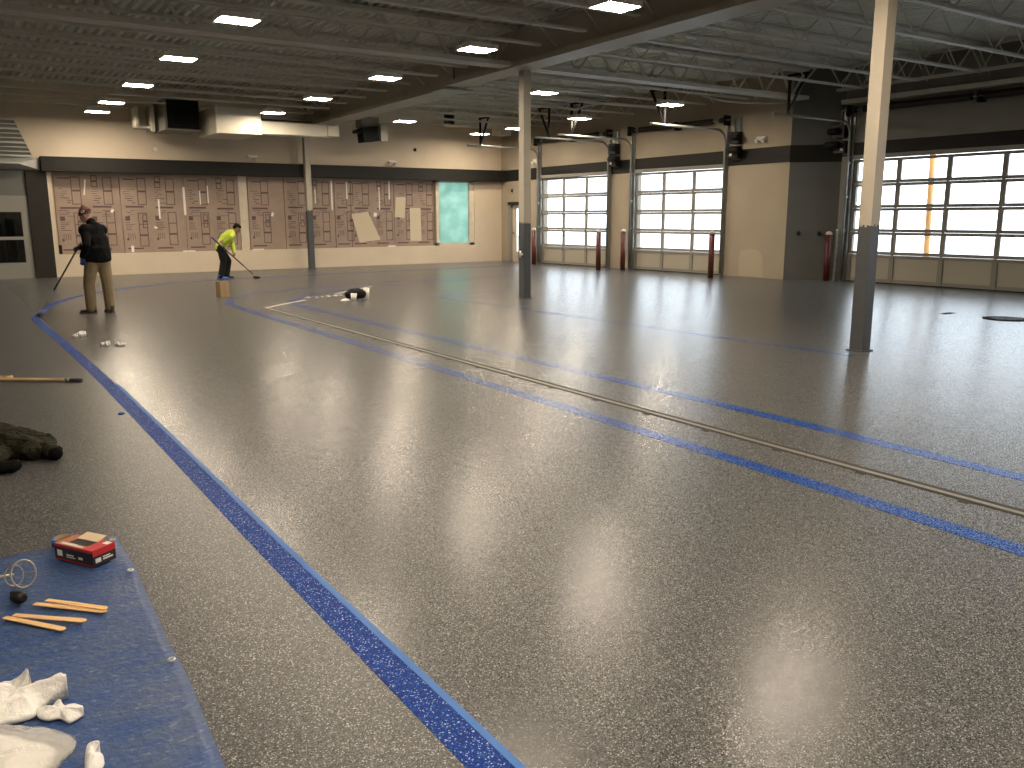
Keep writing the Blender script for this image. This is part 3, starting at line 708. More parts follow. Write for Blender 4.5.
[MB().tube([(x,.5,z),(x,.5,1.31)], .008, 6).build('hanger_rod', M['steel'], r) for x, z in ((-.9,.65),(1.0,.38),(2.2,.37))]
r = empty('small_heater', (11.25,24.7,3.82), label='small black fan heater hanging right of the duct end', cat='heater')
Mt = Matrix.Rotation(-.12,4,'Y')
b = MB(); b.box((-.26,-.2,.0),(.26,.25,.42), M4=Mt); b.box((-.42,-.15,.28),(.3,.2,.38), M4=Mt); b.build('fan_case', M['black'], r, bevel=.01)
b = MB(); b.box((-.3,-.1,.42),(.3,.3,.72)); b.build('upper_box', M['heater'], r, bevel=.01)
b = MB(); b.box((.30,-.2,.02),(.52,.2,.50)); b.build('side_box', M['duct'], r, bevel=.01)
b = MB(); b.tube([(0,.1,.7),(0,.1,1.2)], .03, 8); b.build('flue_pipe', M['heater'], r)
r = empty('air_duct', (15.5,24.6,4.45), label='white rectangular duct under the roof near the far corner', cat='duct')
b = MB(); b.box((-1.4,-.1,.02),(1.5,.5,.40)); b.build('duct_run', M['duct'], r, bevel=.01)
b = MB(); b.box((-1.4,-.16,.0),(-.9,.55,.42)); b.build('flange', M['duct'], r, bevel=.01)
b = MB(); b.box((.35,-.1,-.22),(.8,.4,.02)); b.build('drop_box', M['duct'], r, bevel=.01)
[MB().tube([(x,.2,.40),(x,.2,.59)], .008, 6).build('hanger_rod', M['steel'], r) for x in (-1,.9)]

# emergency lights with two heads
def emergency(loc, rz, lab):
    r = empty('emergency_light', loc, rz, label=lab, cat='emergency light', group='emergency lights on the walls')
    MB().box((-.14,-.07,-.05),(.14,0,.05)).build('body', M['white'], r, bevel=.012)
    for sx_ in (-.10,.10): 
        b = MB().tube([(sx_,-.06,-.03),(sx_,-.13,-.07)], [.035,.05], 12); b.build('lamp_head', M['white'], r)
    return r
emergency((8.10,YF,3.36), 0, 'white emergency light above the band, left of the far wall column')
emergency((12.7,YF,3.34), 0, 'white emergency light above the band, over the tilted paper')
ang1 = math.atan2(12.0,-.7)
emergency(tuple(F1 @ V((.86,0,3.50))), ang1+PI, 'white emergency light right of the black operator of the middle door')
emergency(tuple(F1 @ V((10.0,0,3.42))), ang1+PI, 'white emergency light between side door and first overhead door')
tag(MB().box((5.30,YF-.05,3.42),(5.42,YF-.001,3.52)).build('outlet_box', M['white'], bevel=.006), 'small white outlet box under the louvred heater', 'outlet')
tag(MB().box((13.52,YF-.06,3.72),(13.60,YF-.001,3.82)).build('outlet_box', M['blackm'], bevel=.006), 'small dark outlet box under the small black heater', 'outlet')
tag(MB().box((11.34,0,2.42),(11.40,.03,2.52), M4=F1).build('sensor_box', M['blackm'], bevel=.004), 'small dark sensor above the side door', 'sensor')

# door operators
def operator(Fm, s, lab, flip=1):
    o = Fm @ V((s,.0,3.05)); r = empty('door_operator', tuple(o), label=lab, cat='door operator', group='black operators beside the overhead doors')
    inv = Matrix.Translation(-o) @ Fm
    def bx(b, a, c): b.box((a[0]*flip+s,a[1],a[2]+3.05),(c[0]*flip+s,c[1],c[2]+3.05), M4=inv)
    b = MB(); bx(b,(-.16,.02,0),(.16,.20,.30)); bx(b,(-.18,.05,.36),(.14,.24,.66)); b.build('control_box', M['blackm'], r, bevel=.01)
    b = MB(); b.tube([inv @ V((s+flip*.02,.30,3.05+.20)), inv @ V((s-flip*.30,.30,3.05+.20))], .085, 14); b.tube([inv @ V((s+flip*.0,.28,3.05+.52)), inv @ V((s-flip*.26,.28,3.05+.52))], .075, 14); b.build('motor', M['black'], r)
    b = MB(); bx(b,(-.10,0,.66),(-.06,.06,1.02)); bx(b,(.06,0,.66),(.10,.06,1.02)); bx(b,(-.12,0,-.02),(.12,.02,1.05)); b.tube([inv @ V((s,.17,3.05+.5)), inv @ V((s,.17,3.05+.95))], .02, 6); b.build('mounting_bracket', M['galv'], r)
    b = MB(); bx(b,(.02,.20,.06),(.10,.205,.12)); b.build('label_plate', M['white'], r)
operator(F1, D1[0]-.30, 'black door operator right of the first overhead door')
operator(F1, D2[0]-.36, 'black door operator right of the middle overhead door')
operator(F3, L3-.04, 'black door operator left of the widest overhead door', -1)

# bollards
def bollard(x, y, lab, h_=1.16, r_=.075):
    r = empty('bollard', (x,y,0), label=lab, cat='bollard', group='dark red bollards at the overhead doors')
    MB().lathe([(r_,0),(r_,.5),(r_,h_-.03)], seg=20).build('post', M['red'], r)
    MB().lathe([(r_+.004,h_-.04),(r_+.004,h_),(r_*.8,h_+.03),(r_*.4,h_+.045),(.005,h_+.05)], seg=20).build('cap', M['cap'], r)
bollard(16.60,23.60,'dark red bollard half hidden behind the centre column')
bollard(16.38,19.94,'dark red bollard in front of the first overhead door')
bollard(16.96,19.50,'dark red bollard in the wall gap between the first and middle doors')
bollard(16.60,15.63,'dark red bollard in front of the middle overhead door')
bollard(18.20,13.30,'dark red bollard against the shaded return wall')
tag(MB().box((18.29,13.12,0),(18.36,13.19,1.25)).build('conduit_pipe', M['galv'], bevel=.01), 'pale upright pipe beside the bollard at the return wall', 'pipe')
# switches on the return wall
for s in (.30, .78):
    p = a + (V((18.5,13.3,0))-a) * (s/1.2); p = p - nR*.02
    tag(MB().box((p.x-.03,p.y-.03,1.10),(p.x+.03,p.y+.03,1.20)).build('wall_switch', M['blackm'], bevel=.004), 'small dark wall switch on the return wall, %s' % ('farther from the bollard' if s < .5 else 'beside the bollard'), 'switch', group='switches on the return wall')

# rusty post outside the widest door
pr = MB(); pr.tube([(21.0,12.40,-.06),(21.0,12.51,4.4)], .07, 14); pr.tube([(21.0,12.40,-.06),(21.0,12.40,.0)], .2, 14)
tag(pr.build('outdoor_post', M['post']), 'rusty orange post standing outside the widest overhead door', 'post')

# ------------------------------------------------------------------ floor stripes, drain, manhole
def stripe(name, pts, w_, lab, m='blue_flake', n=8):
    P = catmull(pts, n); r = empty(name, (0,0,0), label=lab, cat='floor stripe', kind='structure')
    MB().strip(P, w_, 0, .0015).build('flake_stripe', M[m], r)
    return r, P
s1 = [(1.187,.6),(1.188,2),(1.19,4.0),(1.208,6.0),(1.222,8.0),(1.228,9.5),(1.21,12),(1.175,14),(1.165,15.4)]
arc = [(1.165,15.4),(1.23,16.0),(1.50,17.33),(1.74,18.27),(2.32,19.6),(3.05,20.7),(4.37,21.9),(5.75,22.5),(6.9,22.75),(9.0,22.95),(11.3,23.1),(14.3,23.36),(16.3,23.46)]
r, P = stripe('trim_8', s1+arc[1:], .120, 'wide blue border stripe running along the left of the floor', 'blue_dull')
Pn = [p for p in P if p.y < 9 and p.x < 2]
MB().strip(Pn, .028, 0, .003, off=.073).build('masking_tape', M['blue_tape'], r)['label'] = 'light blue masking tape edge'
stripe('trim_9', [(4.05,.2),(4.21,1.86),(4.28,5.16),(4.32,10),(4.36,15.3),(4.45,16.34),(4.72,17.1),(5.16,17.7),(5.5,18.05),(7.07,18.9),(9.2,19.4),(12.3,19.6),(15.6,19.7)], .14, 'second blue stripe, between border stripe and trench drain')
stripe('trim_10', [(5.42,.5),(5.43,2.45),(5.46,4.75),(5.42,9),(5.38,14.4),(5.44,15.6),(5.63,16.1),(6.5,17.17),(7.86,18.1),(9.06,18.55),(12.4,19.0)], .14, 'blue stripe just right of the trench drain')
stripe('trim_11', [(8.66,5.9),(8.60,7.07),(8.56,7.75),(8.50,9.8),(8.42,11.66),(8.40,12.65),(8.29,14.8),(8.36,15.05),(8.98,15.42),(10.4,15.61)], .10, 'thin blue stripe passing the centre column')
dr = empty('trench_drain', (4.75,8.5,0), label='long grey trench drain with a dark centre slot in the floor', cat='drain', kind='thing')
b = MB(); b.box((-.020,-8.3,0),(.020,6.55,.004)); b.build('grate_strip', M['drain'], dr)
b = MB(); b.box((-.050,-8.3,0),(-.020,6.55,.0022)); b.box((.020,-8.3,0),(.07,6.55,.0022))
for k in range(22): b.box((-.085,-8.1+k*.66,0),(-.05,-8.04+k*.66,.0026))
b.build('slot', M['slot'], dr)
b = MB(); b.strip([(p[0]-4.75,p[1]-8.5) for p in catmull([(4.74,15.05),(5.1,15.40),(5.85,16.06)],4)], .07, 0, .003); b.strip([(6.85-4.75,17.0-8.5),(8.3-4.75,18.35-8.5)], .08, 0, .003); b.build('grout_line', M['grout'], dr)
mh = empty('manhole_cover', (13.73,6.72,0), label='round dark manhole cover on the floor before the widest door', cat='manhole cover', kind='thing')
MB().lathe([(.33,0),(.33,.008),(.29,.012),(.27,.008),(.002,.008)], seg=36).build('rim', M['rim'], mh)
b = MB()
for i in range(-4,5):
    for j in range(-4,5):
        if i*i+j*j < 17: b.box((i*.06-.02,j*.06-.02,.008),(i*.06+.02,j*.06+.02,.014))
b.build('tread_plate', M['blackm'], mh)
tag(MB().box((13.6,7.6,0),(13.9,7.72,.004)).build('floor_cleanout', M['rim'], bevel=.001), 'small dark mark in the floor behind the manhole cover', 'cover')
# ------------------------------------------------------------------ things on the near floor
def sheet(name, pts, H_, m, seed, parent=None, fold=.02, z0=.004, p_=2.2, rings=9, n=64, sharp=None, loc=None):
    """crumpled cloth lying on the floor: lobed outline, bulging middle, folds"""
    k = len(pts); cx = sum(p[0] for p in pts)/k; cy = sum(p[1] for p in pts)/k
    cl = catmull([(*p, (p[2] if len(p) > 2 else 0)) for p in pts+[pts[0]]], max(2, n//k))[:-1]; n = len(cl)
    b = MB()
    for lay in (1, 0):
        for r_ in range(rings+1):
            t_ = r_/rings
            for q in cl:
                x = cx+(q.x-cx)*t_; y = cy+(q.y-cy)*t_
                ns = noise.fractal(V((x*14+seed,y*14,seed*1.7)), 1.0, 2.0, 3)
                ns2 = abs(noise.noise(V((x*26+seed*3,y*26,seed))))
                h_ = H_*(1-t_**p_) + fold*(ns+1.0)*(.35+.65*(1-t_)) + fold*.6*ns2 + q.z*t_**2
                b.v.append((x-(loc[0] if loc else 0), y-(loc[1] if loc else 0), z0+max(0,h_)+.004 if lay else z0))
    ln = (rings+1)*n
    for lay in (0,1):
        for r_ in range(rings):
            for j in range(n):
                j2 = (j+1)%n; f = [lay*ln+r_*n+j, lay*ln+(r_+1)*n+j, lay*ln+(r_+1)*n+j2, lay*ln+r_*n+j2]
                b.face(f if lay == 0 else f[::-1], 0, True)
    for j in range(n):
        j2 = (j+1)%n; b.face([rings*n+j, ln+rings*n+j, ln+rings*n+j2, rings*n+j2], 0, True)
    return b.build(name, m, parent, loc=(loc[0],loc[1],0) if loc else None)

# blue tarp: wavy sheet with rolled hem and grommets
tr = empty('tarp', (0,3.4,0), label='scuffed blue tarp spread on the floor at the lower left', cat='tarp')
tx0, tx1, ty0, ty1 = -1.6, .585, .9, 4.53
b = MB(); nx, ny = 56, 80
def tz(x, y):
    e = min(tx1-x, ty1-y)
    return .004 + .010*max(0,noise.fractal(V((x*2.3+y*.5,y*3.1,2)),1,2,4)+.35)*min(1,max(0,e/.1)) 
def tx(x, y): 
    k_ = (x-tx0)/(tx1-tx0)
    return x + k_*(.004*math.sin(y*5.1)+ .002*math.sin(y*11+1)) + k_*(.010-.0062*(4.513-y)-.013*(4.513-y)**2*.75)
def ty(x, y):
    return y + (.015*math.sin(x*7)+ .02*(x/.6) if y > ty1-.01 else 0)
for lay in (1,0):
    for j in range(ny+1):
        for i in range(nx+1):
            x = tx0+(tx1-tx0)*(i/nx); y = ty0+(ty1-ty0)*j/ny
            b.v.append((tx(x,y), ty(x,y)-3.4, tz(x,y) if lay else .001))
ln = (nx+1)*(ny+1)
for j in range(ny):
    for i in range(nx):
        p = j*(nx+1)+i; b.face([p,p+1,p+nx+2,p+nx+1],0,True); b.face([ln+p+nx+1,ln+p+nx+2,ln+p+1,ln+p],0,True)
for j in range(ny):
    p = j*(nx+1)+nx; b.face([p,ln+p,ln+p+nx+1,p+nx+1]); 
for i in range(nx):
    p = ny*(nx+1)+i; b.face([p,p+1,ln+p+1,ln+p])
b.build('sheet', M['tarp'], tr)
for (x, y) in ((.562,4.467),(.568,4.013),(.542,3.065),(.48,2.1)):
    g = MB(); g.tube([(x+.011*math.cos(a_*PI/8), y-3.4+.011*math.sin(a_*PI/8), .014) for a_ in range(16)], .0042, 6, closed=True); g.build('grommet', M['brass'], tr)
TZ = .016
# roll of blue masking tape
r = empty('tape_roll', (.352,4.535,TZ), label='roll of blue masking tape behind the glove box', cat='tape roll')
b = MB(); ro, ri, h_ = .052, .038, .034
for (rr_, z) in ((ro,0),(ro,h_),(ri+.004,h_),(ri+.004,0)):
    for j in range(32): b.v.append((rr_*math.cos(j*PI/16), rr_*math.sin(j*PI/16), z))
for q in range(4):
    for j in range(32):
        j2 = (j+1)%32; q2 = (q+1)%4; b.face([q*32+j,q*32+j2,q2*32+j2,q2*32+j],0,q in (0,2))
b.build('tape', M['blue_tape'], r)
b = MB()
for (rr_, z) in ((ri+.005,-.0005),(ri+.005,h_+.001),(ri,h_+.001),(ri,-.0005)):
    for j in range(32): b.v.append((rr_*math.cos(j*PI/16), rr_*math.sin(j*PI/16), z))
for q in range(4):
    for j in range(32):
        j2 = (j+1)%32; q2 = (q+1)%4; b.face([q*32+j,q*32+j2,q2*32+j2,q2*32+j],0,q in (0,2))
b.build('cardboard_core', M['card'], r)
# glove box
ang = math.atan2(4.137-4.354,.44-.307)
r = empty('glove_box', (.418,4.275,TZ), ang, label='open red and black glove box on the tarp', cat='box')
b = MB(); lx, ly, lz = .128, .062, .078
b.box((-lx,-ly,0),(lx,ly,lz-.001),0)
b.quad([(-lx,-ly,lz),(lx,-ly,lz),(lx,-.030,lz),(-lx,-.030,lz)],2); b.quad([(-lx,.030,lz),(lx,.030,lz),(lx,ly,lz),(-lx,ly,lz)],2)
b.quad([(-lx,-.03,lz),(-.07,-.03,lz),(-.07,.03,lz),(-lx,.03,lz)],2); b.quad([(.055,-.03,lz),(lx,-.03,lz),(lx,.03,lz),(.055,.03,lz)],1)
b.quad([(.06,-ly,lz+.0004),(lx,-ly,lz+.0004),(lx,ly,lz+.0004),(.06,ly,lz+.0004)],1)
b.quad([(-lx,-ly-.0005,lz-.014),(lx,-ly-.0005,lz-.014),(lx,-ly-.0005,lz),(-lx,-ly-.0005,lz)],1)
b.quad([(-lx,-ly-.0006,0),(lx,-ly-.0006,0),(lx,-ly-.0006,.006),(-lx,-ly-.0006,.006)],1)
b.quad([(lx+.0005,-ly,lz-.03),(lx+.0005,ly,lz-.03),(lx+.0005,ly,lz),(lx+.0005,-ly,lz)],1)
b.quad([(-.069,-.029,lz+.0002),(.054,-.029,lz+.0002),(.054,.029,lz+.0002),(-.069,.029,lz+.0002)],0)
# pale printed blocks, too small to read
for (x0,x1,z0,z1) in ((-.11,-.075,.02,.05),(.03,.06,.022,.034),(-.05,.0,.03,.036),(-.05,.01,.02,.025)):
    b.quad([(x0,-ly-.001,z0),(x1,-ly-.001,z0),(x1,-ly-.001,z1),(x0,-ly-.001,z1)],3)
for (y0,y1,z0,z1) in ((-.05,-.02,.014,.036),(-.01,.045,.018,.026),(-.01,.03,.03,.036)):
    b.quad([(lx+.001,y0,z0),(lx+.001,y1,z0),(lx+.001,y1,z1),(lx+.001,y0,z1)],3)
for (x0,x1,y0,y1) in ((.085,.12,.025,.055),(-.1,.05,-.052,-.042),(-.1,.0,-.04,-.034)):
    b.quad([(x0,y0,lz+.001),(x1,y0,lz+.001),(x1,y1,lz+.001),(x0,y1,lz+.001)],3)
b.build('carton', [M['boxblack'],M['boxred'],M['boxorange'],M['white']], r)
b = MB(); b.hexa([(-.075,.022,lz),(.055,.026,lz),(.06,.075,lz+.016),(-.06,.068,lz+.018),(-.075,.022,lz+.003),(.055,.026,lz+.003),(.06,.075,lz+.019),(-.06,.068,lz+.021)]); b.build('flap', M['boxcream'], r)
# stir sticks
def stick(p, q, z, lab):
    p = V((*p,z)); q = V((*q,z)); d_ = (q-p); L_ = d_.length; a_ = math.atan2(d_.y,d_.x); w_ = .0150
    r = empty('stir_stick', tuple((p+q)/2), a_, label=lab, cat='stir stick', group='pine stir sticks on the tarp')
    b = MB(); h_ = .004; pts = [(-L_/2,-w_*.7),(L_/2-.012,-w_),(L_/2,-w_*.5),(L_/2,w_*.5),(L_/2-.012,w_),(-L_/2,w_*.9)]
    k = len(pts); b.v += [(x,y,0) for x,y in pts]+[(x,y,h_) for x,y in pts]; b.face(list(range(k))[::-1]); b.face(list(range(k,2*k))); [b.face([i,(i+1)%k,k+(i+1)%k,k+i]) for i in range(k)]
    b.build('blade', M['wood'], r, bevel=.0008)
stick((.167,3.843),(.404,3.601),.0205,'lower pine stick of the upper crossed pair')
stick((.212,3.841),(.410,3.614),.026,'top pine stick of the upper crossed pair')
stick((.055,3.772),(.245,3.522),.0205,'lower pine stick of the crossed pair nearest the rags')
stick((.087,3.762),(.323,3.544),.026,'top pine stick of the crossed pair nearest the rags')
# paint mixing paddle with wire cage
r = empty('mixing_paddle', (.13,4.07,TZ), label='steel mixing paddle with round wire cage on the tarp', cat='mixing paddle')
b = MB(); Rr = .058
face_ = Matrix.Rotation(math.atan2(.13,4.07)*-1,4,'Z')
def ring(cx_, cy_, cz_, R__, rr_, tilt=0):
    pts = []
    for k in range(28):
        t_ = k*2*PI/28; v_ = V((R__*.82*math.cos(t_), R__*.25*math.sin(t_+.3), R__*math.sin(t_)))
        pts.append(V((cx_,cy_,cz_))+v_)
    return pts
b.tube(ring(.02,0,Rr+.004,Rr,.004), .004, 6, closed=True); b.tube(ring(-.015,.03,Rr*.8+.004,Rr*.75,.004), .003, 6, closed=True)
for t_ in (0,.9,1.9,2.8,3.9,5): 
    b.tube([(.02+Rr*.82*math.cos(t_),Rr*.25*math.sin(t_+.3),Rr+.004+Rr*math.sin(t_)),(-.015+Rr*.61*math.cos(t_),.03+Rr*.19*math.sin(t_+.3),Rr*.8+.004+Rr*.75*math.sin(t_))], .002, 5)
b.build('wire_cage', M['steelrod'], r)
b = MB(); b.tube([(-.015,.03,.055),(-.10,.06,.05),(-.42,.16,.03)], .007, 8); b.build('shaft', M['steelrod'], r)
r = empty('drill_chuck', (.105,3.92,TZ), label='small black chuck piece on the tarp left of the crossed sticks', cat='chuck')
b = MB(); b.tube([(-.01,.09,.012),(0,.045,.016),(.012,.0,.022)], [.006,.012,.02], 12); b.build('neck', M['black'], r)
b = MB(); b.tube([(.0,.012,.022),(.02,-.025,.024),(.03,-.04,.024)], [.024,.027,.015], 14); b.build('chuck_body', M['blackm'], r)

# rags and bag
o = sheet('rag', [(-.163,3.208,.02),(-.063,3.194,.03),(.007,3.147,.03),(.048,3.122,.04),(.072,3.102,.06),(.090,3.053,.10),(.097,3.050,.05),(.098,3.035,.015),(.138,3.066,.03),(.195,2.999,.07),(.179,2.985,.04),(.134,2.975,.01),(.101,2.956),(.084,2.92),(-.009,2.925),(-.14,2.97)], .035, M['rag'], 3.1, fold=.022, z0=TZ, p_=1.6, rings=14, n=112)
tag(o, 'white rag with two upright corners, heaped on the tarp', 'rag', group='white rags on the tarp')
o = sheet('rag', [(.098,2.965),(.121,2.944,.012),(.143,2.93,.01),(.165,2.925,.03),(.178,2.906,.01),(.206,2.894,.012),(.225,2.849,.02),(.217,2.840),(.18,2.822),(.156,2.865),(.125,2.875),(.100,2.91)], .012, M['rag'], 8.4, fold=.012, z0=TZ, rings=10, n=84)
tag(o, 'small white rag with ragged edge in the middle of the tarp heap', 'rag', group='white rags on the tarp')
o = sheet('rag', [(.19,2.560),(.203,2.606,.02),(.215,2.612,.03),(.237,2.589,.04),(.222,2.590,.01),(.237,2.570,.01),(.238,2.533),(.210,2.49),(.185,2.50)], .02, M['rag'], 5.2, fold=.014, z0=TZ, rings=10, n=84)
tag(o, 'white rag lowest in the picture, right of the plastic bag', 'rag', group='white rags on the tarp')
bagr = empty('plastic_bag', (0,2.72,TZ), label='clear plastic bag full of white rags at the lower left corner', cat='bag')
o = sheet('rag_filling', [(-.24,2.60),(-.26,2.80),(-.16,2.86),(-.01,2.84),(.06,2.76),(.12,2.68),(.10,2.60),(.03,2.50),(-.12,2.48)], .055, M['rag'], 1.2, fold=.02, z0=TZ+.002, rings=12, n=90, loc=(0,2.72))
o.parent = bagr; o.location = (0,0,-TZ)
o = sheet('bag_film', [(-.26,2.57),(-.29,2.83),(-.17,2.885,.0),(.0,2.870,.0),(.07,2.805,.02),(.144,2.735,.02),(.182,2.690,.005),(.168,2.645),(.129,2.60),(.05,2.47),(-.13,2.45)], .075, M['bag'], 6.6, fold=.02, z0=TZ, rings=12, n=90, loc=(0,2.72))
o.parent = bagr; o.location = (0,0,-TZ)

# poles lying on the floor at the left
r = empty('roller_pole', (.3,9.72,0), label='long wooden pole with dark tip lying on the floor at the left', cat='pole')
b = MB(); b.tube([(-1.7,1.35,.02),(.63,-.418,.02)], .017, 10); b.build('shaft', M['woodpole'], r)
b = MB(); b.tube([(.63,-.418,.02),(.73,-.494,.02)], .019, 10); b.build('ferrule', M['polemetal'], r)
MB().tube([(.60,-.395,.02),(.635,-.422,.02)], .0215, 10).build('collar', M['galv'], r)
r = empty('roller_pole', (.1,9.98,0), label='shorter wooden pole end lying just behind the long one', cat='pole')
MB().tube([(-1.5,.6,.018),(.37,-.16,.018)], .016, 10).build('shaft', M['woodpole'], r)
MB().tube([(.30,-.131,.018),(.375,-.162,.018)], .0175, 10).build('end_cap', M['wood'], r)

# crumpled papers on the floor
def paper_wad(x, y, s, lab, seed):
    pts = []
    rn = random.Random(seed)
    s *= .85
    for k in range(14):
        t_ = k*2*PI/14; rr_ = s*(.35+.75*rn.random()); pts.append((x+rr_*math.cos(t_)*1.15, y+rr_*math.sin(t_)*1.0))
    o = sheet('crumpled_rag', [(px_,py_,s*.65*rn.random()**2) for px_,py_ in pts], s*.05, M['rag'], seed, fold=s*.38, z0=.001, rings=10, n=84)
    tag(o, lab, 'rag', group='crumpled rags by the border stripe')
paper_wad(1.44,12.82,.10,'crumpled white rag nearer the border stripe behind the pair',2)
paper_wad(1.64,11.75,.085,'crumpled white rag, left of two touching before the worker',4)
paper_wad(1.78,11.62,.075,'crumpled white rag, right of two touching before the worker',9)
tag(sheet('tape_scrap', [(1.075,7.48),(1.09,7.53),(1.12,7.52),(1.13,7.49),(1.10,7.46)], .008, M['blue_flake'], 2, fold=.006, z0=.001, rings=3, n=20), 'tiny scrap of blue flake beside the border stripe', 'tape scrap')
# debris by the end of the drain
r = empty('knee_pad', (6.66,15.5,0), label='black bag with white ends lying beyond the trench drain', cat='bag')
b = MB(); b.tube([(-.20,.05,.09),(-.1,.02,.12),(.05,0,.13),(.18,.02,.10)], [.05,.10,.11,.08], 14); b.build('pad', M['black'], r)
b = MB(); b.tube([(-.10,-.12,.0),(-.09,-.12,.14)], [.05,.06], 12); b.build('white_cup', M['white'], r)
b = MB(); b.tube([(.22,.0,.0),(.23,.0,.22)], [.05,.06], 12); b.build('white_roll', M['white'], r)
rn = random.Random(11)
for k in range(7):
    x = 6.0+.15*k+rn.uniform(-.03,.03); y = 16.35+.02*k+rn.uniform(-.05,.05); s = .03+.025*rn.random()
    o = sheet('grout_crumb', [(x+s*math.cos(q*PI/3)*(1+.5*rn.random()), y+s*math.sin(q*PI/3)) for q in range(6)], s*.4, M['grout'], k+.5, fold=.008, z0=.003, rings=3, n=18)
    tag(o, 'pale crumb of grout in a line left of the black bag', 'debris', group='grout crumbs by the black bag')
o = sheet('rag', [(6.30,15.42),(6.42,15.50),(6.50,15.44),(6.45,15.36)], .03, M['rag'], 3.3, fold=.01, z0=.003, rings=4, n=20)
tag(o, 'flat white rag beside the black bag', 'rag')

# cardboard carton
r = empty('carton', (4.70,17.66,0), .25, label='upright cardboard carton on the floor before the yellow-shirt worker', cat='carton')
b = MB(); b.box((-.10,-.09,0),(.10,.09,.31)); b.build('body', M['card'], r, bevel=.004)
b = MB(); b.box((-.10,-.09,.31),(-.003,.09,.316)); b.box((.003,-.09,.31),(.10,.09,.316)); b.build('flap', M['card'], r)
MB().box((-.025,-.0915,.0),(.025,-.09,.312)).build('packing_tape', M['cardd'], r)

# jacket on the floor at the left edge
def blob(name, prims, m, parent=None, vox=.012, smooth=5, fold=0.0):
    bm = bmesh.new()
    for pr_ in prims:
        t_ = bmesh.new()
        for (c_, r_, Mx) in pr_:
            rx, ry, rz = r_ if isinstance(r_, (tuple,list)) else (r_,r_,r_)
            S_ = Matrix.Translation(V(c_)) @ (Mx or Matrix.Identity(4)) @ Matrix.Diagonal((rx,ry,rz,1))
            bmesh.ops.create_icosphere(t_, subdivisions=2, radius=1, matrix=S_)
        rs_ = bmesh.ops.convex_hull(t_, input=t_.verts)
        dead = [g for g in rs_['geom_interior'] if isinstance(g, bmesh.types.BMVert)]
        bmesh.ops.delete(t_, geom=[v_ for v_ in dead if v_.is_valid], context='VERTS')
        tm = bpy.data.meshes.new('t'); t_.to_mesh(tm); t_.free(); bm.from_mesh(tm); bpy.data.meshes.remove(tm)
    me = bpy.data.meshes.new(name); bm.to_mesh(me); bm.free()
    o = bpy.data.objects.new(name, me); C.objects.link(o)
    rm = o.modifiers.new('r','REMESH'); rm.mode = 'VOXEL'; rm.voxel_size = vox
    s_ = o.modifiers.new('s','SMOOTH'); s_.iterations = smooth; s_.factor = .5
    dg = bpy.context.evaluated_depsgraph_get(); me2 = bpy.data.meshes.new_from_object(o.evaluated_get(dg))
    o.modifiers.clear(); o.data = me2; bpy.data.meshes.remove(me)
    if fold:
        me2.update()
        for v_ in me2.vertices:
            c_ = v_.co; k_ = 1-abs(noise.noise(V((c_.x*5+c_.y*3,c_.y*9-c_.x*2,c_.z*9))))*2.2; k2 = noise.fractal(c_*17,1,2,3)
            q_ = c_ + v_.normal*(fold*(k_*.7+k2*.6)); v_.co = (q_.x,q_.y,max(.002,q_.z))
    me2.materials.clear(); me2.materials.append(m)
    me2.polygons.foreach_set('use_smooth', [True]*len(me2.polygons))
    o.name = name
    if parent is not None: o.parent = parent
    return o
def cap(p, r0, q, r1, Mx=None): return [(p, r0, Mx), (q, r1, Mx)]
r = empty('jacket', (.25,6.6,0), label='dark olive jacket lying crumpled on the floor at the left edge', cat='jacket')
blob('body', [cap((-.5,.25,.08),(.25,.2,.09),(-.12,.20,.09),(.2,.18,.10)), cap((-.15,.22,.12),(.10,.09,.06),(.06,.02,.11),(.10,.08,.05)), cap((-.2,-.2,.05),(.2,.14,.05),(-.05,-.1,.06),(.12,.12,.06)),
              cap((-.5,-.1,.06),(.2,.2,.06),(-.2,.05,.08),(.2,.2,.08))], M['jacket'], r, .010, 4, .028)
sl = blob('sleeve', [cap((-.10,.10,.09),.10,(.12,-.22,.075),.075), cap((.0,.02,.10),(.12,.08,.09),(.20,-.12,.075),(.08,.07,.07)), cap((.16,-.10,.07),.07,(.24,-.30,.055),.05)], M['jacket'], r, .008, 4, .022)
blob('cuff', [cap((.22,-.29,.052),.05,(.25,-.34,.05),.045)], M['lining'], r, .008, 2)
blob('hood_opening', [cap((-.25,-.46,.045),(.10,.06,.04),(-.02,-.48,.04),(.06,.05,.038))], M['lining'], r, .008, 3, .012)

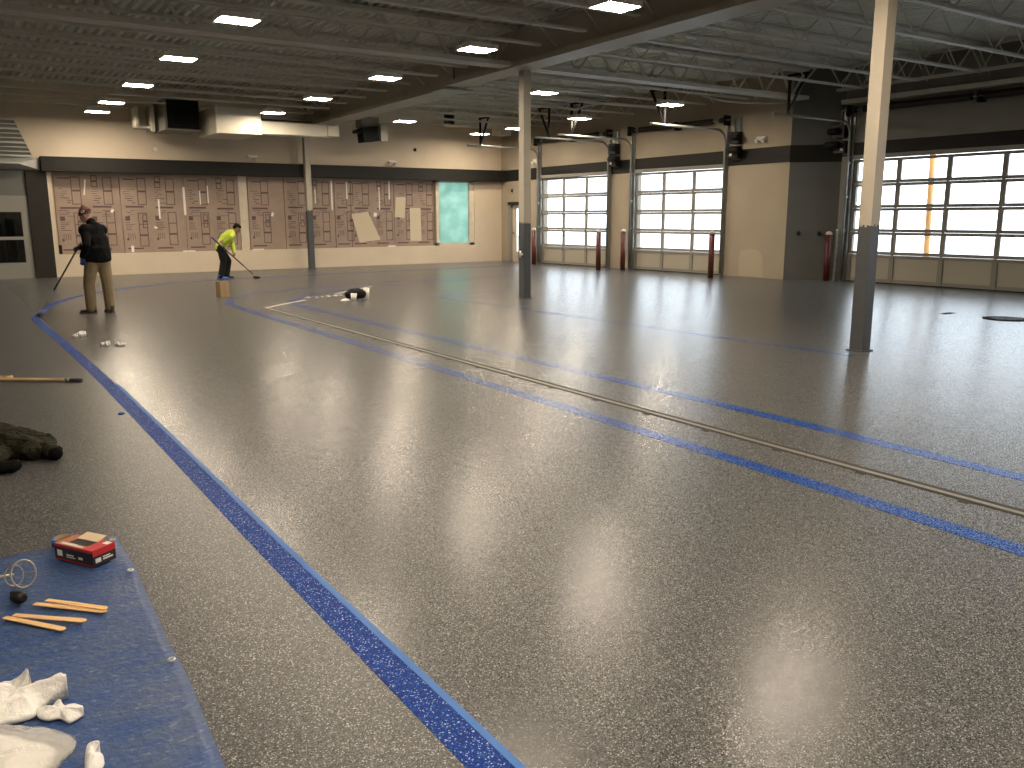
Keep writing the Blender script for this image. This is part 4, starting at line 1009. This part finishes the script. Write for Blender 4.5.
# ------------------------------------------------------------------ people
def rotz(a_): return Matrix.Rotation(a_,4,'Z')
def elbow(s, h, l1, l2, hint):
    s = V(s); h = V(h); d_ = h-s; L_ = min(d_.length, l1+l2-.002); u = d_.normalized()
    a_ = (l1*l1-l2*l2+L_*L_)/(2*L_); hh = math.sqrt(max(0,l1*l1-a_*a_))
    n_ = V(hint); n_ = (n_-u*n_.dot(u)).normalized()
    return s+u*a_+n_*hh
def hand_prims(w, f, palm_n, side, curl, grow=0.0):
    """wrist w, finger direction f, palm normal, thumb side; curl bends the finger chain around palm normal"""
    w = V(w); f = V(f).normalized(); n_ = V(palm_n); n_ = (n_-f*n_.dot(f)).normalized(); s_ = f.cross(n_).normalized()*side
    pr = []
    pr.append([(tuple(w),.028+grow,None),(tuple(w+f*.045+s_*.018),.024+grow,None),(tuple(w+f*.045-s_*.018),.024+grow,None)])
    pr.append([(tuple(w+f*.045+s_*.02),.02+grow,None),(tuple(w+f*.085+s_*.030),.015+grow,None),(tuple(w+f*.085-s_*.030),.015+grow,None)])
    for k, (o_, L_) in enumerate(((.030,.070),(.010,.080),(-.011,.074),(-.031,.058))):
        p0 = w+f*.085+s_*o_; prev = p0; d_ = f.copy()
        for q, fr in enumerate((.45,.32,.23)):
            ang_ = curl*(.8 if q == 0 else 1.0)+.05*k
            ax = s_
            d_ = (Matrix.Rotation(ang_*side*1.0,3,ax) @ d_) if False else (d_*math.cos(ang_)+n_*math.sin(ang_)).normalized() if q == 0 else (d_*math.cos(ang_)+(n_*math.cos(curl*q)-f*math.sin(curl*q)).normalized()*math.sin(ang_)).normalized()
            nx_ = prev+d_*L_*fr; pr.append(cap(tuple(prev),.0105+grow-.001*q,tuple(nx_),.0095+grow-.001*q)); prev = nx_
    t0 = w+f*.03+s_*.026; t1 = t0+(s_*.75+f*.5+n_*.25).normalized()*.036; t2 = t1+(f*.75+n_*.5+s_*.15).normalized()*.030; t3 = t2+(f*.7+n_*.7).normalized()*.022
    for p,q,ra,rb in ((t0,t1,.015,.012),(t1,t2,.012,.011),(t2,t3,.011,.009)): pr.append(cap(tuple(p),ra+grow,tuple(q),rb+grow))
    return pr
def head_prims(c, yaw, pitch, k=1.0):
    """head centre, facing direction yaw (0 = +X) and pitch down"""
    Mx = rotz(yaw) @ Matrix.Rotation(pitch,4,'Y')
    def at(x,y,z): return tuple(V(c)+(Mx @ V((x*k,y*k,z*k))))
    R_ = Mx
    pr = [[(at(-.01,0,.035),(.095*k,.076*k,.085*k),R_)],
          [(at(.02,0,.0),(.075*k,.066*k,.08*k),R_),(at(.045,0,-.075),(.040*k,.042*k,.035*k),R_)],
          [(at(.095,0,.005),(.010*k,.009*k,.012*k),None),(at(.108,0,-.028),(.014*k,.016*k,.011*k),R_)],   # nose
          [(at(.088,0,-.062),(.010*k,.022*k,.008*k),R_)],                                                    # lips
          [(at(.084,.028,.022),(.012*k,.02*k,.008*k),R_)], [(at(.084,-.028,.022),(.012*k,.02*k,.008*k),R_)]] # brow
    for s_ in (-1,1): pr.append([(at(-.005,s_*.078,-.012),(.020*k,.008*k,.032*k),R_)])
    return pr, at, R_
def eyes_mouth(at, R_, parent):
    b = MB()
    for s_ in (-1,1):
        p = at(.088,s_*.030,.008); b.tube([V(p)-(R_.to_3x3() @ V((.004,0,0))), V(p)+(R_.to_3x3() @ V((.003,0,0)))], [.011,.008], 10)
    p = at(.094,0,-.060); b.tube([V(p)+(R_.to_3x3() @ V((0,-.02,0))), V(p)+(R_.to_3x3() @ V((.003,0,0))), V(p)+(R_.to_3x3() @ V((0,.02,0)))], .003, 6)
    return b.build('eyes_and_mouth', M['hair'], parent)
def shoe(name, p, d_, m, parent, k=1.0):
    a_ = math.atan2(d_[1],d_[0]); Mx = rotz(a_); p = V(p)
    def at(x,y,z): return tuple(p+(Mx @ V((x*k,y*k,z*k))))
    o = blob(name, [[(at(-.055,0,.045),(.045*k,.040*k,.042*k),Mx),(at(.13,0,.035),(.06*k,.048*k,.03*k),Mx)], [(at(-.05,0,.10),(.045*k,.042*k,.035*k),Mx),(at(.03,0,.06),(.05*k,.042*k,.035*k),Mx)]], m, parent, .01, 3)
    so = MB(); pts = [(-.10,-.03),(-.06,-.045),(.05,-.042),(.14,-.05),(.19,-.03),(.195,.02),(.15,.05),(.05,.043),(-.06,.045),(-.10,.03)]
    n_ = len(pts); so.v += [at(x,y,.0) for x,y in pts]+[at(x,y,.022) for x,y in pts]; so.face(list(range(n_))[::-1]); so.face(list(range(n_,2*n_))); [so.face([i,(i+1)%n_,n_+(i+1)%n_,n_+i]) for i in range(n_)]
    so.build('sole', M['sole'], o)
    return o

def person(spec, label):
    O = V(spec['origin']); r = empty('person', tuple(O), label=label, cat='person')
    g = lambda p: tuple(V(p)-O)
    hip, chest, shc, neck, head = [g(spec[k]) for k in ('hip','chest','shc','neck','head')]
    ty_ = rotz(spec['torso_yaw']); hy_ = rotz(spec['hip_yaw'])
    hl, hr = [tuple(V(hip)+(hy_ @ V((0,s_*.095,-.03)))) for s_ in (1,-1)]
    sl_, sr_ = g(spec['shl']), g(spec['shr'])
    kl, kr, al, ar = [g(spec[k]) for k in ('kneel','kneer','ankl','ankr')]
    wl, wr_ = g(spec['wl']), g(spec['wr'])
    el_ = tuple(elbow(sl_, wl, .29, .26, spec['ehl'])); er_ = tuple(elbow(sr_, wr_, .29, .26, spec['ehr']))
    hp_, at, Rh = head_prims(head, spec['head_yaw'], spec['head_pitch'], 1.0)
    lean = ty_ @ Matrix.Rotation(spec.get('lean',0),4,'Y')
    def torso(gr):
        return [[(hip,(.105+gr,.155+gr,.11),hy_),(tuple((V(hip)+V(chest))/2),(.10+gr,.14+gr,.10),lean)],
                [(tuple((V(hip)+V(chest))/2),(.10+gr,.14+gr,.10),lean),(chest,(.115+gr,.16+gr,.12),lean)],
                [(chest,(.115+gr,.16+gr,.12),lean),(shc,(.085+gr,.14+gr,.07),lean)],
                [(shc,(.08+gr,.10+gr,.06),lean),(sl_,(.062+gr,)*3,None)], [(shc,(.08+gr,.10+gr,.06),lean),(sr_,(.062+gr,)*3,None)]]
    def arms(gr, end=1.0):
        pr = []
        for s_, e_, w_ in ((sl_,el_,wl),(sr_,er_,wr_)):
            pr.append(cap(s_,.056+gr,e_,.042+gr)); w2 = tuple(V(e_)+(V(w_)-V(e_))*end); pr.append(cap(e_,.042+gr,w2,.030+gr))
        return pr
    def legs(gr, end=1.0):
        pr = []
        for h_, k_, a_ in ((hl,kl,al),(hr,kr,ar)):
            pr.append(cap(h_,.088+gr,k_,.058+gr)); a2 = tuple(V(k_)+(V(a_)-V(k_))*end)
            cf = tuple(V(k_)+(V(a_)-V(k_))*.35)
            pr.append(cap(k_,.058+gr,cf,.056+gr)); pr.append(cap(cf,.056+gr,a2,.042+gr))
        return pr
    body = torso(0)+arms(0)+legs(0)+[cap(shc,.075,neck,.055)]+[cap(neck,.055,tuple(V(head)+V((0,0,-.03))),.055)]+hp_
    hands = []
    for key, w_ in (('l',wl),('r',wr_)):
        hands += hand_prims(w_, spec['f'+key], spec['n'+key], 1 if key == 'l' else -1, spec['curl'+key])
    blob('body', body+hands, spec['skin'], r, .0085, 3)
    eyes_mouth(at, Rh, r)
    tr_ = [torso(.03)[0]] if False else [[(hip,(.125,.172,.11),hy_),(tuple(V(hip)+V((0,0,-.08))),(.12,.17,.09),hy_)]]
    tb = spec.get('bulk',0)*.15; blob('trousers', tr_+[cap(h_,.108+tb,k_,.086+tb) for h_,k_ in ((hl,kl),(hr,kr))]+[cap(k_,.086+tb,tuple(V(a_)+V((0,0,.0))),.076+tb) for k_,a_ in ((kl,al),(kr,ar))], spec['trousers'], r, .012, 4)
    hem = spec.get('hem', .02)
    bk = spec.get('bulk',0); top = torso(.03+bk*.25)+arms(.022,.97)+[[(tuple(V(hip)+V((0,0,.02))),(.13+bk,.175+bk,.10),hy_),(tuple(V(chest)+V((0,0,.02))),(.14+bk*.6,.185+bk*.8,.12),lean)]]+[[(tuple(V(hip)+V((0,0,-.03))),(.14+bk*.6,.185+bk,.08),hy_),(tuple(V(hip)+(V(chest)-V(hip))*.5),(.145+bk,.18+bk*1.2,.10),lean)]]
    if spec.get('hood'): top += [[(tuple(V(neck)+V(spec['hood'])),(.07,.10,.05),ty_),(tuple(V(shc)+V(spec['hood'])*1.2),(.05,.09,.05),ty_)], cap(shc,.09,neck,.078)]
    else: top += [cap(shc,.085,tuple(V(shc)+(V(neck)-V(shc))*.6),.068)]
    blob(spec['top_name'], top, spec['top'], r, .012, 4)
    for key, w_ in (('l',wl),('r',wr_)):
        if spec.get('glove'):
            e_ = V(el_ if key == 'l' else er_); u = (V(w_)-e_).normalized()
            blob('glove', hand_prims(w_, spec['f'+key], spec['n'+key], 1 if key == 'l' else -1, spec['curl'+key], .003)+[cap(tuple(V(w_)-u*.06),.042,w_,.034)], spec['glove'], r, .007, 2)
    return r, at, Rh, g

F_ = (-.72,.69)
man1 = dict(origin=(2.17,15.88,0), hip=(2.20,15.90,.93), chest=(2.205,15.92,1.22), shc=(2.20,15.945,1.42), neck=(2.165,15.97,1.52), head=(2.10,16.0,1.62),
    torso_yaw=math.atan2(.75,-.66), hip_yaw=math.atan2(.95,-.32), head_yaw=math.atan2(.45,-.9), head_pitch=.45, lean=.12,
    shl=(2.04,15.81,1.385), shr=(2.31,16.0,1.385), bulk=.055,
    kneel=(2.04,15.93,.50), kneer=(2.315,15.90,.50), ankl=(2.035,15.90,.085), ankr=(2.325,15.86,.085),
    wl=(1.965,15.80,.96), wr=(1.975,16.04,1.10), ehl=(.1,-1,-.2), ehr=(.2,.3,-1),
    fl=(.0,.05,-1), nl=(-.3,1,0), curll=.35, fr=(-.95,-.05,-.25), nr=(.1,.3,-1), curlr=1.1,
    skin=M['skin'], trousers=M['khaki'], top=M['hoodie'], top_name='hoodie', glove=M['glove'], hood=(.05,-.06,-.04))
r, at, Rh, g = person(man1, 'person in black hoodie, khaki trousers and orange knit cap, back turned, holding a roller pole')
shoe('shoe', g((2.03,15.90,0)), (-.85,.5), M['shoe'], r); shoe('shoe', g((2.325,15.86,0)), (-.25,.95), M['shoe'], r)
hat = blob('knit_cap', [[(at(-.018,0,.06),(.108,.092,.085),Rh),(at(-.025,0,.10),(.085,.075,.06),Rh)], [(at(-.04,0,.165),(.03,.03,.02),Rh)]], M['hat'], r, .009, 3)
blob('cap_cuff', [[(at(-.014,0,.045),(.112,.096,.022),Rh),(at(-.018,0,.075),(.112,.096,.02),Rh)]], M['hatcuff'], hat, .009, 2)
# badge on the cuff, on the side facing the viewer
blob('cap_badge', [[(at(-.02,.094,.065),(.036,.008,.020),Rh)]], M['logo'], hat, .005, 2)
blob('cap_badge_mark', [[(at(-.02,.101,.065),(.022,.004,.011),Rh)]], M['navy'], hat, .003, 1)
# his pole with roller head
def pole(name, a_, b_, rad, lab, grip=None, head_len=.25, side=(0,1,0)):
    a_ = V(a_); b_ = V(b_); r = empty(name, tuple(b_), label=lab, cat='roller pole')
    A = a_-b_; u = A.normalized()
    MB().tube([A, u*.45], rad, 10).build('shaft', M['polemetal'], r)
    MB().tube([u*.47, u*.12], rad*.75, 10).build('extension', M['galv'] if grip is None else M['polemetal'], r)
    if grip: MB().tube([A+u*.02, A-u*.22], rad*1.35, 12).build('grip', grip, r)
    s_ = V(side).normalized()
    b = MB(); b.tube([u*.13, u*.09, u*.06+s_*head_len*.55, V((0,0,.03))*0+s_*head_len*.55+V((0,0,.0))+u*.01, s_*head_len*.4], .006, 6); b.build('frame', M['galv'], r)
    b = MB(); b.tube([-s_*head_len/2, s_*head_len/2], .03, 14); b.build('roller_cover', M['roller'], r)
    return r
pole('roller_pole', (1.985,16.00,1.18), (1.26,15.86,.034), .014, 'thin dark roller pole held by the worker in the knit cap', side=(.3,1,0))

man2 = dict(origin=(6.15,22.8,0), hip=(6.08,22.80,.84), chest=(6.25,22.80,1.05), shc=(6.37,22.79,1.19), neck=(6.455,22.79,1.245), head=(6.53,22.78,1.30),
    torso_yaw=0.0, hip_yaw=-.1, head_yaw=-.15, head_pitch=.75, lean=.75,
    shl=(6.39,22.97,1.15), shr=(6.36,22.61,1.15),
    kneel=(6.30,22.93,.46), kneer=(6.11,22.70,.46), ankl=(6.24,22.95,.085), ankr=(6.02,22.70,.085),
    wl=(6.38,22.62,.68), wr=(6.10,22.475,.93), ehl=(.6,.3,-.3), ehr=(-.3,-.9,-.2),
    fl=(-.05,-.75,-.6), nl=(-.9,0,.2), curll=.9, fr=(-.55,-.15,.3), nr=(0,.9,0), curlr=.9,
    skin=M['skin2'], trousers=M['darkpants'], top=M['hiviz'], top_name='hi_vis_shirt')
r, at, Rh, g = person(man2, 'person in yellow hi-vis shirt and dark trousers bending over a roller pole')
shoe('shoe', g((6.24,22.95,0)), (.95,-.2), M['shoe'], r)
sc = shoe('shoe', g((6.02,22.70,0)), (.95,-.3), M['cover'], r); sc['label'] = 'blue shoe cover'
blob('shoe_cover', [[(g((6.02,22.69,.10)),(.075,.065,.05),None)]], M['cover'], r, .01, 3)['label'] = 'blue shoe cover cuff'
blob('hair', [[(at(-.025,0,.055),(.095,.084,.075),Rh),(at(-.055,0,.01),(.06,.08,.07),Rh)], [(at(.03,0,.085),(.05,.066,.035),Rh)]], M['hair'], r, .009, 2)
pole('roller_pole', (5.80,22.44,1.075), (6.86,22.40,.035), .016, 'dark roller pole with purple grip held by the worker in yellow', grip=M['purple'], side=(-.2,1,0))

# loose flexible conduits hanging along the roof, right bay
def conduit(pts, rad, lab): tag(MB().tube(catmull(pts,8), rad, 8).build('conduit', M['steel']), lab, 'conduit')
conduit([(11.5,18.0,4.38),(12.6,17.7,4.36),(13.5,17.6,4.20),(14.0,17.5,4.32),(14.6,17.4,4.40),(16.2,17.3,4.40)], .022, 'loose pale conduit sagging under the roof left of the middle door hanger')
conduit([(15.0,14.6,4.30),(15.5,14.5,4.22),(16.2,14.4,4.20),(17.0,14.35,4.24),(17.55,14.3,4.30)], .018, 'thin pale conduit sagging below the right cross beam')

# ------------------------------------------------------------------ light, world, camera
wd = bpy.data.worlds.new('sky'); bpy.context.scene.world = wd; wd.use_nodes = True
bg = wd.node_tree.nodes['Background']; bg.inputs['Color'].default_value = (.86,.94,1.0,1); bg.inputs['Strength'].default_value = 5.6

cam = bpy.data.cameras.new('camera'); co = bpy.data.objects.new('camera', cam); C.objects.link(co)
cam.sensor_width = 36; cam.lens = 850/1024*36; cam.clip_start = .05; cam.clip_end = 300
co.matrix_world = Matrix(((0.832233,0.109945,-0.543416,0.000000),(-0.554419,0.159888,-0.816735,0.000000),(-0.002911,0.980993,0.194020,1.600000),(0.000000,0.000000,0.000000,1.000000)))
bpy.context.scene.camera = co
sc_ = bpy.context.scene
sc_.view_settings.view_transform = 'Standard'; sc_.view_settings.look = 'None'; sc_.view_settings.gamma = 1; sc_.view_settings.exposure = 0
sc_.view_settings.use_curve_mapping = False
sc_.cycles.use_denoising = True; sc_.cycles.max_bounces = 8; sc_.cycles.diffuse_bounces = 5; sc_.cycles.glossy_bounces = 4
sc_.cycles.transparent_max_bounces = 12; sc_.cycles.sample_clamp_indirect = 8; sc_.cycles.caustics_reflective = False
if bpy.data.objects.get('t'): bpy.data.objects.remove(bpy.data.objects['t'])
